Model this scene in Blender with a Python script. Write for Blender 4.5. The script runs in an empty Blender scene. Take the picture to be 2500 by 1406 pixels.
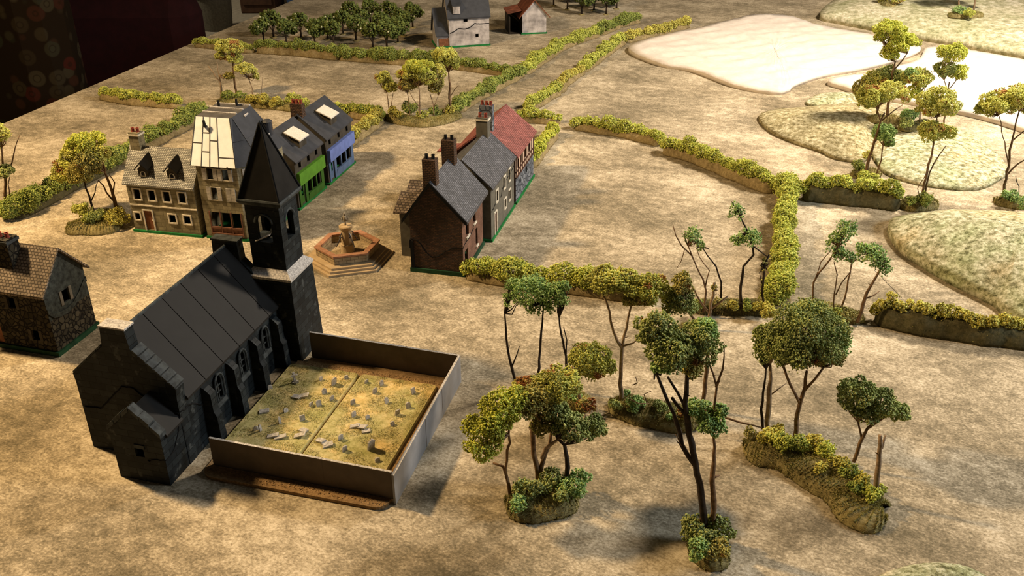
import bpy, math, random
import numpy as np
from mathutils import Vector, Matrix

PI = math.pi
sc = bpy.context.scene
COL = sc.collection

# ------------------------------------------------------------ camera
CX, CY, FPX = 1250.0, 703.0, 2300.0
PITCH, ROLL = math.radians(28.4), math.radians(-0.34)
_F = np.array([0, math.cos(PITCH), -math.sin(PITCH)])
_R0 = np.array([1.0, 0, 0]); _U0 = np.cross(_R0, _F)
_R = _R0 * math.cos(ROLL) + _U0 * math.sin(ROLL)
_U = -_R0 * math.sin(ROLL) + _U0 * math.cos(ROLL)
CAMP = np.array([0, 0, 1.0])
cam_d = bpy.data.cameras.new('camera'); cam = bpy.data.objects.new('camera', cam_d); COL.objects.link(cam)
cam_d.sensor_fit = 'HORIZONTAL'; cam_d.sensor_width = 36.0; cam_d.lens = 36.0 * FPX / 2500.0
cam_d.clip_start = 0.01; cam_d.clip_end = 100
cam.matrix_world = Matrix(((_R[0], _U[0], -_F[0], 0), (_R[1], _U[1], -_F[1], 0), (_R[2], _U[2], -_F[2], 1.0), (0, 0, 0, 1)))
cam_d.dof.use_dof = False
sc.camera = cam

# ------------------------------------------------------------ view, world, lights
sc.view_settings.view_transform = 'Standard'
sc.view_settings.look = 'None'
sc.view_settings.gamma = 1.0
sc.view_settings.use_curve_mapping = False
sc.view_settings.exposure = 0.0
w = bpy.data.worlds.new('room_ambient'); sc.world = w; w.use_nodes = True
bg = w.node_tree.nodes['Background']; bg.inputs[0].default_value = (0.80, 0.66, 0.48, 1); bg.inputs[1].default_value = 0.04

def lamp(name, loc, target, size, energy, color):
    d = bpy.data.lights.new(name, 'AREA'); d.shape = 'DISK'; d.size = size; d.energy = energy; d.color = color
    o = bpy.data.objects.new(name, d); COL.objects.link(o); o.location = loc
    o.rotation_euler = (Vector(target) - Vector(loc)).to_track_quat('-Z', 'Y').to_euler()
    return o
lamp('warm_floor_lamp', (-2.0, 2.02, 1.95), (-0.35, 1.0, 0), 0.20, 108, (1.0, 0.70, 0.36))
lamp('ceiling_lamp', (2.05, 2.95, 1.9), (1.5, 2.8, 0), 0.35, 128, (1.0, 0.85, 0.67))
lamp('window_light', (3.2, 1.05, 1.5), (0.4, 1.6, 0), 0.8, 62, (0.84, 0.93, 1.0))
lamp('far_room_fill', (-4.2, 8.2, 1.9), (-2.5, 10.0, -0.8), 0.5, 60, (1.0, 0.92, 0.75))  # added fill to brighten the far floor and wall, no known source

# ------------------------------------------------------------ pixel -> world
def ray(px, py): return _F * FPX + _R * (px - CX) - _U * (py - CY)
def at(px, py, z=0.0):
    d = ray(px, py); return CAMP + d * ((z - 1.0) / d[2])
def atY(px, py, Y):
    d = ray(px, py); return CAMP + d * (Y / d[1])

# ------------------------------------------------------------ tagging
def tag(o, label=None, cat=None, group=None, kind=None):
    if label: o['label'] = label
    if cat: o['category'] = cat
    if group: o['group'] = group
    if kind: o['kind'] = kind
    return o
def empty(name, loc, rz=0, label=None, cat=None, group=None):
    o = bpy.data.objects.new(name, None); COL.objects.link(o)
    o.location = (loc[0], loc[1], loc[2] if len(loc) > 2 else 0); o.rotation_euler = (0, 0, rz)
    o.empty_display_size = 0.02
    return tag(o, label, cat, group)

# ------------------------------------------------------------ materials
def nn(nt, t, **kw):
    n = nt.nodes.new(t)
    for k, v in kw.items(): setattr(n, k, v)
    return n
def base_mat(name, rough=0.9, spec=0.2):
    m = bpy.data.materials.new(name); m.use_nodes = True; nt = m.node_tree
    b = nt.nodes['Principled BSDF']; b.inputs['Roughness'].default_value = rough
    b.inputs['Specular IOR Level'].default_value = spec
    return m, nt, b
def ramp(nt, fac, stops):
    r = nn(nt, 'ShaderNodeValToRGB'); nt.links.new(fac, r.inputs[0])
    e = r.color_ramp.elements
    while len(e) > 1: e.remove(e[-1])
    e[0].position = stops[0][0]; e[0].color = (*stops[0][1], 1)
    for p, c in stops[1:]:
        x = e.new(p); x.color = (*c, 1)
    return r.outputs[0]
def noise(nt, scale, detail=4, rough=0.6, vec=None):
    n = nn(nt, 'ShaderNodeTexNoise'); n.inputs['Scale'].default_value = scale
    n.inputs['Detail'].default_value = detail; n.inputs['Roughness'].default_value = rough
    if vec is None:
        tc = nn(nt, 'ShaderNodeTexCoord'); vec = tc.outputs['Object']
    nt.links.new(vec, n.inputs['Vector'])
    return n.outputs[0]
def mix(nt, fac, a, b, mode='MIX'):
    n = nn(nt, 'ShaderNodeMix', data_type='RGBA', blend_type=mode)
    for sock, v in ((n.inputs[0], fac), (n.inputs[6], a), (n.inputs[7], b)):
        if isinstance(v, (int, float)): sock.default_value = v
        elif isinstance(v, tuple): sock.default_value = (*v, 1)
        else: nt.links.new(v, sock)
    return n.outputs[2]
def bump(nt, b, h, strength, dist):
    n = nn(nt, 'ShaderNodeBump'); n.inputs['Strength'].default_value = strength; n.inputs['Distance'].default_value = dist
    nt.links.new(h, n.inputs['Height']); nt.links.new(n.outputs[0], b.inputs['Normal'])
def plain(name, c, rough=0.8, var=0.25, scale=60, bmp=0.15, spec=0.2):
    m, nt, b = base_mat(name, rough, spec)
    f = noise(nt, scale)
    c0 = tuple(x * (1 - var) for x in c); c1 = tuple(min(1, x * (1 + var)) for x in c)
    nt.links.new(ramp(nt, f, [(0.35, c0), (0.65, c1)]), b.inputs['Base Color'])
    if bmp: bump(nt, b, noise(nt, scale * 4), bmp, 0.001)
    return m
def courses(name, c1, c2, mortar, bw, bh, ms=0.08, bmp=0.6, rough=0.85, off=0.5, stain=None, spec=0.2, bd=0.0012, raised=True):
    """blocks, bricks, slates: brick pattern over the UV map (centimetres)"""
    m, nt, b = base_mat(name, rough, spec)
    uv = nn(nt, 'ShaderNodeUVMap')
    wob = noise(nt, 90, 2); 
    t = nn(nt, 'ShaderNodeTexBrick', offset=off)
    t.inputs['Scale'].default_value = 1.0
    t.inputs['Brick Width'].default_value = bw; t.inputs['Row Height'].default_value = bh
    t.inputs['Mortar Size'].default_value = ms; t.inputs['Mortar Smooth'].default_value = 0.3
    t.inputs['Color1'].default_value = (*c1, 1); t.inputs['Color2'].default_value = (*c2, 1)
    t.inputs['Mortar'].default_value = (*mortar, 1); t.inputs['Bias'].default_value = -0.25
    nt.links.new(uv.outputs[0], t.inputs['Vector'])
    col = t.outputs[0]
    f = noise(nt, 45)
    g = ramp(nt, f, [(0.3, (0.6, 0.6, 0.6)), (0.7, (1.25, 1.25, 1.25))])
    col = mix(nt, 1.0, col, g, 'MULTIPLY')
    if stain:
        f2 = noise(nt, stain[1], 3)
        msk = ramp(nt, f2, [(stain[2], (0, 0, 0)), (stain[2] + 0.08, (1, 1, 1))])
        col = mix(nt, msk, col, stain[0])
    nt.links.new(col, b.inputs['Base Color'])
    inv = nn(nt, 'ShaderNodeMath', operation='SUBTRACT'); inv.inputs[0].default_value = 1.0 if raised else 0.0
    nt.links.new(t.outputs['Fac'], inv.inputs[1])
    bump(nt, b, inv.outputs[0], bmp, bd)
    return m
def rubble(name, c1, c2, gap, size_cm=1.0, bmp=0.8):
    m, nt, b = base_mat(name, 0.9)
    uv = nn(nt, 'ShaderNodeUVMap')
    v = nn(nt, 'ShaderNodeTexVoronoi', feature='DISTANCE_TO_EDGE'); v.inputs['Scale'].default_value = 1.0 / size_cm
    v2 = nn(nt, 'ShaderNodeTexVoronoi'); v2.inputs['Scale'].default_value = 1.0 / size_cm
    nt.links.new(uv.outputs[0], v.inputs['Vector']); nt.links.new(uv.outputs[0], v2.inputs['Vector'])
    sx = nn(nt, 'ShaderNodeSeparateColor'); nt.links.new(v2.outputs['Color'], sx.inputs[0])
    col = ramp(nt, sx.outputs[0], [(0, c1), (1, c2)])
    msk = ramp(nt, v.outputs['Distance'], [(0.04, (0, 0, 0)), (0.13, (1, 1, 1))])
    nt.links.new(mix(nt, msk, gap, col), b.inputs['Base Color'])
    bump(nt, b, msk, bmp, 0.0015)
    return m
FOL = 2.5
def foliage_mat(name, cols, rust=None, rust_t=0.58, rscale=22):
    m, nt, b = base_mat(name, 0.95, 0.1)
    g = nn(nt, 'ShaderNodeNewGeometry')
    n = len(cols); k = FOL * (1.35 if 'foliage' in name and 'hedge' not in name and 'olive foliage' != name[-13:] and 'yellow green' not in name else 1.0); cols = [(min(0.62, c[0] * k), min(0.62, c[1] * k), min(0.5, c[2] * k * 1.0)) for c in cols]; rust = rust and tuple(min(0.5, x * 1.6) for x in rust)
    col = ramp(nt, g.outputs['Random Per Island'], [(i / (n - 1), c) for i, c in enumerate(cols)])
    big = noise(nt, 30, 2)
    tone = ramp(nt, big, [(0.35, (0.72, 0.72, 0.72)), (0.65, (1.2, 1.2, 1.1))])
    col = mix(nt, 1.0, col, tone, 'MULTIPLY')
    if rust:
        f = noise(nt, rscale, 3)
        msk = ramp(nt, f, [(rust_t, (0, 0, 0)), (rust_t + 0.06, (1, 1, 1))])
        col = mix(nt, msk, col, rust)
    nt.links.new(col, b.inputs['Base Color'])
    return m
def speckle(name, stops, fine, big, bigmix=0.5, rough=1.0, bmp=0.5, bd=0.001, spec=0.05, bigstops=None):
    m, nt, b = base_mat(name, rough, spec)
    f1 = noise(nt, fine, 8, 0.78)
    col = ramp(nt, f1, stops)
    f2 = noise(nt, big, 4, 0.6)
    g = ramp(nt, f2, bigstops or [(0.35, (0.62, 0.62, 0.60)), (0.65, (1.3, 1.3, 1.28))])
    col = mix(nt, bigmix, col, g, 'MULTIPLY')
    nt.links.new(col, b.inputs['Base Color'])
    bump(nt, b, f1, bmp, bd)
    return m

M = {}
def mat_mat():
    m, nt, b = base_mat('sprayed felt mat', 1.0, 0.05)
    tc = nn(nt, 'ShaderNodeTexCoord')
    mp = nn(nt, 'ShaderNodeMapping'); nt.links.new(tc.outputs['Object'], mp.inputs['Vector'])
    mp.inputs['Rotation'].default_value = (0, 0, 0.26); mp.inputs['Scale'].default_value = (1, 1.25, 1)
    fine = noise(nt, 190, 3, 0.7, mp.outputs[0]); mid = noise(nt, 34, 8, 0.74, mp.outputs[0]); big = noise(nt, 3.6, 5, 0.6, mp.outputs[0])
    a = nn(nt, 'ShaderNodeMath', operation='MULTIPLY_ADD'); nt.links.new(mid, a.inputs[0]); a.inputs[1].default_value = 1.25
    a2 = nn(nt, 'ShaderNodeMath', operation='MULTIPLY_ADD'); nt.links.new(big, a2.inputs[0]); a2.inputs[1].default_value = 1.35
    fm = nn(nt, 'ShaderNodeMath', operation='MULTIPLY'); fm.inputs[1].default_value = 1.15; nt.links.new(fine, fm.inputs[0])
    nt.links.new(fm.outputs[0], a2.inputs[2]); nt.links.new(a2.outputs[0], a.inputs[2])
    col = ramp(nt, a.outputs[0], [(0.0, (0.08, 0.066, 0.042)), (0.40, (0.125, 0.105, 0.068)), (0.46, (0.215, 0.178, 0.118)), (0.50, (0.31, 0.255, 0.172)), (0.545, (0.46, 0.385, 0.27)), (0.61, (0.66, 0.57, 0.43))])
    # ramp works over 0..3 scaled down
    sc_ = nn(nt, 'ShaderNodeMath', operation='MULTIPLY'); nt.links.new(a.outputs[0], sc_.inputs[0]); sc_.inputs[1].default_value = 0.266
    for l in list(nt.links):
        if l.to_node.type == 'VALTORGB' and l.from_node == a: nt.links.remove(l)
    for n_ in nt.nodes:
        if n_.type == 'VALTORGB': nt.links.new(sc_.outputs[0], n_.inputs[0])
    nt.links.new(col, b.inputs['Base Color'])
    bump(nt, b, fine, 0.5, 0.0012)
    return m
M['mat'] = mat_mat()
M['church'] = courses('dark painted ashlar', (0.010, 0.013, 0.015), (0.026, 0.032, 0.034), (0.002, 0.0025, 0.003), 2.9, 1.25, 0.05, 0.6, 0.6, stain=((0.052, 0.058, 0.058), 50, 0.61), spec=0.15)
M['church_plain'] = plain('dark painted stone', (0.036, 0.042, 0.044), 0.65, 0.5, 80, 0.3, 0.2)
M['church_roof'] = plain('dark lead roof', (0.013, 0.0122, 0.0115), 0.62, 0.15, 18, 0.05, 0.18)
M['ledge'] = plain('dry brushed coping', (0.46, 0.43, 0.40), 0.8, 0.4, 300, 0.6)
M['black'] = plain('black crack', (0.004, 0.004, 0.004), 0.9, 0.2, 50, 0)
M['spire'] = plain('dark slate spire', (0.010, 0.009, 0.008), 0.7, 0.3, 30, 0.1, 0.12)
M['green_edge'] = plain('green painted base', (0.012, 0.15, 0.035), 0.7, 0.3, 60)
M['dark_green'] = plain('dark green painted base', (0.012, 0.05, 0.022), 0.7, 0.3, 60)
M['stonewall'] = courses('grey brown stone wall', (0.21, 0.185, 0.115), (0.30, 0.265, 0.17), (0.11, 0.095, 0.06), 2.2, 1.0, 0.05, 0.3, 0.9)
M['render'] = plain('grey rendered wall', (0.115, 0.105, 0.082), 0.9, 0.2, 50, 0.2)
M['cream'] = plain('cream surround', (0.62, 0.56, 0.45), 0.8, 0.2, 150)
M['shutter'] = courses('pale slatted shutter', (0.66, 0.62, 0.55), (0.72, 0.68, 0.60), (0.20, 0.17, 0.14), 30, 0.22, 0.06, 0.8)
M['door'] = plain('brown door', (0.19, 0.075, 0.035), 0.7, 0.25, 90)
M['pinkdoor'] = plain('dull red door', (0.22, 0.11, 0.09), 0.7, 0.25, 90)
M['woodframe'] = plain('brown shopfront wood', (0.14, 0.065, 0.04), 0.7, 0.25, 90)
M['tileA'] = courses('pale scalloped tiles', (0.32, 0.31, 0.27), (0.58, 0.57, 0.52), (0.06, 0.055, 0.045), 0.55, 0.42, 0.07, 1.0, 0.6, spec=0.4)
M['slate'] = courses('blue grey slates', (0.08, 0.082, 0.095), (0.22, 0.215, 0.235), (0.020, 0.020, 0.025), 0.48, 0.38, 0.06, 1.0, 0.55, spec=0.4)
M['slate_plain'] = plain('dark slate roof', (0.036, 0.038, 0.045), 0.6, 0.2, 40, 0.2, 0.3)
M['redtile'] = courses('red plain tiles', (0.30, 0.095, 0.08), (0.44, 0.17, 0.145), (0.13, 0.045, 0.038), 0.5, 0.45, 0.06, 1.0, 0.65)
M['stonetile'] = courses('brown stone tiles', (0.20, 0.155, 0.11), (0.31, 0.245, 0.185), (0.06, 0.045, 0.03), 0.75, 0.62, 0.09, 1.0, 0.7)
M['browntile'] = courses('brown clay tiles', (0.12, 0.09, 0.06), (0.28, 0.21, 0.16), (0.05, 0.035, 0.025), 0.9, 0.8, 0.12, 1.0, 0.7)
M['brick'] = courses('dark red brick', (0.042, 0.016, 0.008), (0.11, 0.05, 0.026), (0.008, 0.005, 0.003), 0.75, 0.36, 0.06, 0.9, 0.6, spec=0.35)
M['brick_lit'] = courses('lit red brick', (0.19, 0.095, 0.06), (0.25, 0.13, 0.09), (0.11, 0.06, 0.04), 0.75, 0.36, 0.06, 0.6, 0.7)  # same brick for the right face, side light put into the paler colour
M['chimbrick'] = courses('brown chimney brick', (0.09, 0.05, 0.03), (0.15, 0.085, 0.055), (0.02, 0.014, 0.01), 0.8, 0.42, 0.08, 0.9, 0.7)
M['potred'] = plain('red clay pot', (0.24, 0.05, 0.03), 0.7, 0.2, 100)
M['potblack'] = plain('black pot', (0.01, 0.009, 0.008), 0.6, 0.2, 100)
M['white'] = plain('white painted lead', (0.93, 0.94, 0.95), 0.45, 0.06, 40, 0.15, 0.4)
M['whitestone'] = plain('speckled white panel', (0.62, 0.58, 0.52), 0.8, 0.15, 400, 0.4)
M['seam'] = plain('dark seam', (0.07, 0.065, 0.06), 0.6, 0.2, 60, 0)
M['greenshop'] = plain('bright green shopfront', (0.075, 0.20, 0.018), 0.6, 0.12, 60, 0.05)
M['greenshop_dark'] = plain('deep green frame', (0.035, 0.10, 0.015), 0.6, 0.15, 60, 0.05)
M['blueshop'] = plain('violet blue shopfront', (0.12, 0.17, 0.42), 0.6, 0.12, 60, 0.05)
M['blueframe'] = plain('grey blue frame', (0.085, 0.135, 0.25), 0.6, 0.15, 60, 0.05)
M['shopwall'] = plain('dark grey brown wall', (0.055, 0.047, 0.035), 0.9, 0.25, 60)
M['jamb'] = plain('grey window stone', (0.13, 0.115, 0.09), 0.9, 0.2, 90)
M['rubble'] = rubble('rubble stone wall', (0.028, 0.024, 0.015), (0.07, 0.06, 0.04), (0.005, 0.004, 0.003), 1.05)
M['cottage_plaster'] = plain('dark rough plaster', (0.032, 0.037, 0.033), 0.9, 0.6, 90, 0.7)
M['bluestone'] = rubble('blue grey rubble', (0.11, 0.12, 0.14), (0.21, 0.22, 0.24), (0.05, 0.055, 0.065), 1.3)
M['timberpanel'] = plain('cream timber infill', (0.50, 0.36, 0.26), 0.85, 0.15, 60)
M['timber'] = plain('dark timber', (0.06, 0.025, 0.015), 0.8, 0.3, 80)
M['whitewash'] = plain('dirty whitewash', (0.40, 0.365, 0.35), 0.9, 0.4, 28, 0.3)
M['shedwood'] = plain('dark shed wood', (0.03, 0.022, 0.014), 0.9, 0.3, 60)
M['redbrownroof'] = plain('red brown roof', (0.17, 0.055, 0.028), 0.8, 0.35, 40)
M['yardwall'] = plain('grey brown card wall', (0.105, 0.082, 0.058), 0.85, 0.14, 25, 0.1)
M['yardwall_lit'] = plain('cool lit card wall', (0.24, 0.235, 0.235), 0.8, 0.12, 25, 0.1)  # same card as the other walls, cool side light painted into the colour
M['dirt'] = speckle('brown sand texture', [(0.3, (0.16, 0.10, 0.045)), (0.5, (0.38, 0.235, 0.11)), (0.7, (0.56, 0.38, 0.20))], 240, 14, 0.5, bmp=1.0, bd=0.003)
M['turf'] = speckle('worn graveyard turf', [(0.3, (0.22, 0.20, 0.07)), (0.5, (0.42, 0.36, 0.17)), (0.7, (0.62, 0.52, 0.31))], 110, 16, 0.8, bmp=0.6, bd=0.002,
                    bigstops=[(0.3, (0.75, 0.85, 0.6)), (0.5, (1.0, 1.0, 0.9)), (0.65, (1.5, 1.25, 1.0))])
M['grave'] = plain('grey gravestone', (0.40, 0.37, 0.33), 0.8, 0.3, 200, 0.3)
M['fount'] = plain('tan fountain stone', (0.42, 0.31, 0.18), 0.8, 0.12, 60, 0.2)
M['fountbrick'] = courses('tan fountain blocks', (0.36, 0.27, 0.15), (0.42, 0.32, 0.19), (0.17, 0.12, 0.07), 1.8, 0.8, 0.06, 0.6)
M['fountrim'] = plain('terracotta rim', (0.32, 0.16, 0.09), 0.8, 0.2, 100)
M['statue'] = plain('grey stone statue', (0.30, 0.26, 0.20), 0.7, 0.25, 200)
M['metal'] = plain('dark metal spout', (0.08, 0.07, 0.07), 0.35, 0.3, 100, 0, 0.6)
M['bank'] = speckle('tan flocked bank', [(0.3, (0.14, 0.10, 0.045)), (0.5, (0.27, 0.205, 0.10)), (0.7, (0.42, 0.33, 0.18))], 130, 18, 0.6, bmp=0.8, bd=0.003)
M['bank_dark'] = speckle('dull green flocked bank', [(0.3, (0.045, 0.045, 0.022)), (0.55, (0.12, 0.105, 0.055)), (0.75, (0.20, 0.17, 0.09))], 130, 18, 0.6, bmp=0.8, bd=0.003)
M['standbase'] = speckle('flocked stand base', [(0.3, (0.10, 0.075, 0.03)), (0.5, (0.26, 0.21, 0.09)), (0.7, (0.40, 0.34, 0.17))], 120, 22, 0.8, bmp=0.8, bd=0.003)
M['hill'] = speckle('pale flocked hill', [(0.38, (0.13, 0.125, 0.07)), (0.46, (0.34, 0.33, 0.20)), (0.52, (0.52, 0.50, 0.35)), (0.60, (0.80, 0.77, 0.62))], 72, 7, 0.75, bmp=1.0, bd=0.005,
                    bigstops=[(0.35, (0.8, 0.9, 0.66)), (0.5, (1, 0.98, 0.9)), (0.65, (1.15, 0.95, 0.72))])
M['hill_yellow'] = speckle('straw flocked hill', [(0.38, (0.13, 0.105, 0.05)), (0.46, (0.30, 0.25, 0.13)), (0.52, (0.43, 0.37, 0.21)), (0.61, (0.68, 0.61, 0.42))], 72, 7, 0.7, bmp=1.0, bd=0.005)
M['hill_far'] = speckle('far pale hill', [(0.38, (0.24, 0.24, 0.15)), (0.5, (0.46, 0.43, 0.30)), (0.62, (0.72, 0.69, 0.58))], 38, 6, 0.7, bmp=0.6, bd=0.004,
                    bigstops=[(0.35, (0.75, 0.8, 0.55)), (0.65, (1.25, 1.2, 1.15))])
M['cotton'] = plain('cream cotton batting', (0.70, 0.62, 0.54), 1.0, 0.09, 22, 1.0, 0.0)
M['bark'] = plain('brown twig bark', (0.16, 0.095, 0.05), 0.9, 0.4, 120, 0.6)
M['bark_dark'] = plain('dark twig bark', (0.035, 0.024, 0.016), 0.9, 0.4, 120, 0.6)
M['bark_pale'] = plain('pale twig bark', (0.26, 0.18, 0.11), 0.9, 0.35, 120, 0.6)
M['rock'] = plain('blue grey rock', (0.12, 0.135, 0.15), 0.7, 0.3, 90, 0.4)
M['hedge'] = foliage_mat('hedge clump foliage', [(0.085, 0.10, 0.018), (0.19, 0.205, 0.040), (0.29, 0.28, 0.065), (0.14, 0.155, 0.028)])
M['hedge_dark'] = foliage_mat('dark hedge foliage', [(0.05, 0.07, 0.018), (0.11, 0.13, 0.032), (0.17, 0.18, 0.05)])
M['hedge_olive'] = foliage_mat('yellow olive foliage', [(0.10, 0.085, 0.018), (0.21, 0.18, 0.04), (0.31, 0.265, 0.07)])
M['leaf_bright'] = foliage_mat('yellow green foliage', [(0.10, 0.115, 0.015), (0.21, 0.22, 0.035), (0.31, 0.31, 0.06)])
M['leaf_green'] = foliage_mat('mid green foliage', [(0.04, 0.07, 0.022), (0.085, 0.125, 0.045), (0.14, 0.18, 0.07)])
M['leaf_dark'] = foliage_mat('dark green foliage', [(0.045, 0.055, 0.018), (0.09, 0.105, 0.036), (0.15, 0.155, 0.06)], (0.12, 0.055, 0.02), 0.66)
M['leaf_rust'] = foliage_mat('green foliage with rusty tips', [(0.07, 0.075, 0.018), (0.15, 0.15, 0.035), (0.22, 0.205, 0.055)], (0.20, 0.085, 0.03), 0.58)
M['leaf_olive'] = foliage_mat('olive foliage with rust', [(0.10, 0.095, 0.02), (0.21, 0.19, 0.045), (0.30, 0.265, 0.07)], (0.26, 0.13, 0.05), 0.60)
M['leaf_brown'] = foliage_mat('brown green foliage', [(0.05, 0.05, 0.015), (0.105, 0.095, 0.03), (0.165, 0.14, 0.045)], (0.14, 0.055, 0.02), 0.58)
M['orchard'] = foliage_mat('orchard foliage', [(0.018, 0.025, 0.007), (0.036, 0.046, 0.013), (0.056, 0.067, 0.019)])
M['fruit'] = plain('pale orchard bead', (0.55, 0.55, 0.36), 0.7, 0.1, 60, 0)
M['fuzz'] = foliage_mat('dry static grass', [(0.10, 0.08, 0.03), (0.18, 0.145, 0.065), (0.125, 0.12, 0.04)])
M['fuzz_green'] = foliage_mat('green static grass', [(0.085, 0.085, 0.026), (0.14, 0.13, 0.05), (0.18, 0.15, 0.072)])
M['stone'] = plain('grey stone lump', (0.28, 0.28, 0.26), 0.8, 0.3, 80, 0.4)
M['sofa'] = plain('dark red upholstery', (0.018, 0.0022, 0.0026), 0.9, 0.2, 20, 0.3)
M['carpet'] = plain('grey beige carpet', (0.24, 0.20, 0.14), 1.0, 0.15, 30, 0.3)
M['wallpaint'] = plain('grey beige wall', (0.30, 0.27, 0.20), 0.9, 0.08, 3, 0)
M['wood'] = plain('dark brown wood', (0.06, 0.028, 0.014), 0.6, 0.25, 20, 0.1)
M['tablewood'] = plain('table wood', (0.16, 0.09, 0.05), 0.6, 0.25, 20, 0.1)
M['bluebox'] = plain('blue plastic box', (0.12, 0.22, 0.42), 0.5, 0.1, 20, 0)
M['bin'] = plain('grey brown woven bin', (0.11, 0.095, 0.065), 0.8, 0.2, 60, 0.3)
def pattern_mat():
    m, nt, b = base_mat('patterned upholstery', 0.95, 0.05)
    tc = nn(nt, 'ShaderNodeTexCoord')
    v = nn(nt, 'ShaderNodeTexVoronoi'); v.inputs['Scale'].default_value = 15; v.inputs['Randomness'].default_value = 0.75
    nt.links.new(tc.outputs['Object'], v.inputs['Vector'])
    s = nn(nt, 'ShaderNodeSeparateColor'); nt.links.new(v.outputs['Color'], s.inputs[0])
    pet = ramp(nt, s.outputs[0], [(0.0, (0.040, 0.008, 0.005)), (0.35, (0.02, 0.014, 0.007)), (0.65, (0.034, 0.026, 0.014)), (0.85, (0.018, 0.019, 0.011))])
    rings = ramp(nt, v.outputs['Distance'], [(0.0, (1, 1, 1)), (0.16, (0.9, 0.9, 0.9)), (0.2, (0.25, 0.25, 0.25)), (0.26, (0.8, 0.8, 0.8)), (0.42, (0.75, 0.75, 0.75)), (0.5, (0, 0, 0))])
    nt.links.new(mix(nt, rings, (0.010, 0.006, 0.003), pet), b.inputs['Base Color'])
    return m
M['pattern'] = pattern_mat()

# ------------------------------------------------------------ mesh building
class MB:
    def __init__(s): s.v = []; s.f = []; s.m = []
    def poly(s, pts, m=0):
        n = len(s.v); s.v += [tuple(map(float, p)) for p in pts]; s.f.append(tuple(range(n, n + len(pts)))); s.m.append(m)
    def box(s, x0, x1, y0, y1, z0, z1, m=0, tf=None):
        P = [(x, y, z) for z in (z0, z1) for y in (y0, y1) for x in (x0, x1)]
        if tf: P = [tf(*p) for p in P]
        n = len(s.v); s.v += P
        for f in ((0, 2, 3, 1), (4, 5, 7, 6), (0, 1, 5, 4), (1, 3, 7, 5), (3, 2, 6, 7), (2, 0, 4, 6)):
            s.f.append(tuple(n + i for i in f)); s.m.append(m)
        return s
    def hexa(s, P, m=0):   # 8 points, order as in box
        n = len(s.v); s.v += [tuple(map(float, p)) for p in P]
        for f in ((0, 2, 3, 1), (4, 5, 7, 6), (0, 1, 5, 4), (1, 3, 7, 5), (3, 2, 6, 7), (2, 0, 4, 6)):
            s.f.append(tuple(n + i for i in f)); s.m.append(m)
        return s
    def loft(s, rings, m=0, cap=True):
        n = len(rings[0]); b = len(s.v)
        for r in rings: s.v += [tuple(map(float, p)) for p in r]
        for k in range(len(rings) - 1):
            for i in range(n):
                j = (i + 1) % n
                s.f.append((b + k * n + i, b + k * n + j, b + (k + 1) * n + j, b + (k + 1) * n + i)); s.m.append(m)
        if cap:
            s.f.append(tuple(b + i for i in reversed(range(n)))); s.m.append(m)
            s.f.append(tuple(b + (len(rings) - 1) * n + i for i in range(n))); s.m.append(m)
        return s
    def prism(s, poly, z0, z1, m=0, top=None):
        return s.loft([[(x, y, z0) for x, y in poly], [(x, y, z1) for x, y in (top or poly)]], m)
    def tube(s, pts, radii, n=6, m=0):
        pts = [np.array(p, float) for p in pts]; rings = []
        for i, p in enumerate(pts):
            t = pts[min(i + 1, len(pts) - 1)] - pts[max(i - 1, 0)]; t /= (np.linalg.norm(t) + 1e-9)
            a = np.cross(t, (0.31, 0.95, 0.05)); a /= (np.linalg.norm(a) + 1e-9); b = np.cross(t, a)
            rings.append([p + radii[i] * (math.cos(k * 2 * PI / n) * a + math.sin(k * 2 * PI / n) * b) for k in range(n)])
        return s.loft(rings, m)
    def build(s, name, mats, parent=None, label=None, smooth=False, loc=None, bevel=0):
        me = bpy.data.meshes.new(name); me.from_pydata(s.v, [], s.f)
        if not isinstance(mats, (list, tuple)): mats = [mats]
        for m in mats: me.materials.append(M[m] if isinstance(m, str) else m)
        me.polygons.foreach_set('material_index', s.m)
        if smooth: me.polygons.foreach_set('use_smooth', [True] * len(s.f))
        me.update()
        uv = me.uv_layers.new(name='UVMap')
        for p in me.polygons:
            nz = p.normal
            if abs(nz.z) > 0.97: t = Vector((1, 0, 0)); b = Vector((0, 1, 0))
            else:
                t = Vector((0, 0, 1)).cross(nz).normalized(); b = nz.cross(t)
            for li in p.loop_indices:
                co = me.vertices[me.loops[li].vertex_index].co
                uv.data[li].uv = (co.dot(t) * 100, co.dot(b) * 100)
        o = bpy.data.objects.new(name, me); COL.objects.link(o)
        if parent: o.parent = parent
        if loc is not None: o.location = loc
        if bevel:
            bm = o.modifiers.new('bevel', 'BEVEL'); bm.width = bevel; bm.segments = 2; bm.limit_method = 'ANGLE'
        if label: o['label'] = label
        return o
def fast_mesh(name, V, Fa, mat, parent=None, label=None, smooth=False):
    me = bpy.data.meshes.new(name); V = np.asarray(V, np.float32); Fa = np.asarray(Fa, np.int32)
    k = Fa.shape[1]
    me.vertices.add(len(V)); me.vertices.foreach_set('co', V.ravel())
    me.loops.add(Fa.size); me.loops.foreach_set('vertex_index', Fa.ravel())
    me.polygons.add(len(Fa)); me.polygons.foreach_set('loop_start', np.arange(0, Fa.size, k, dtype=np.int32))
    me.polygons.foreach_set('loop_total', np.full(len(Fa), k, np.int32))
    if smooth: me.polygons.foreach_set('use_smooth', np.ones(len(Fa), bool))
    me.materials.append(M[mat] if isinstance(mat, str) else mat)
    me.update(); me.validate()
    o = bpy.data.objects.new(name, me); COL.objects.link(o)
    if parent: o.parent = parent
    if label: o['label'] = label
    return o

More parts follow.
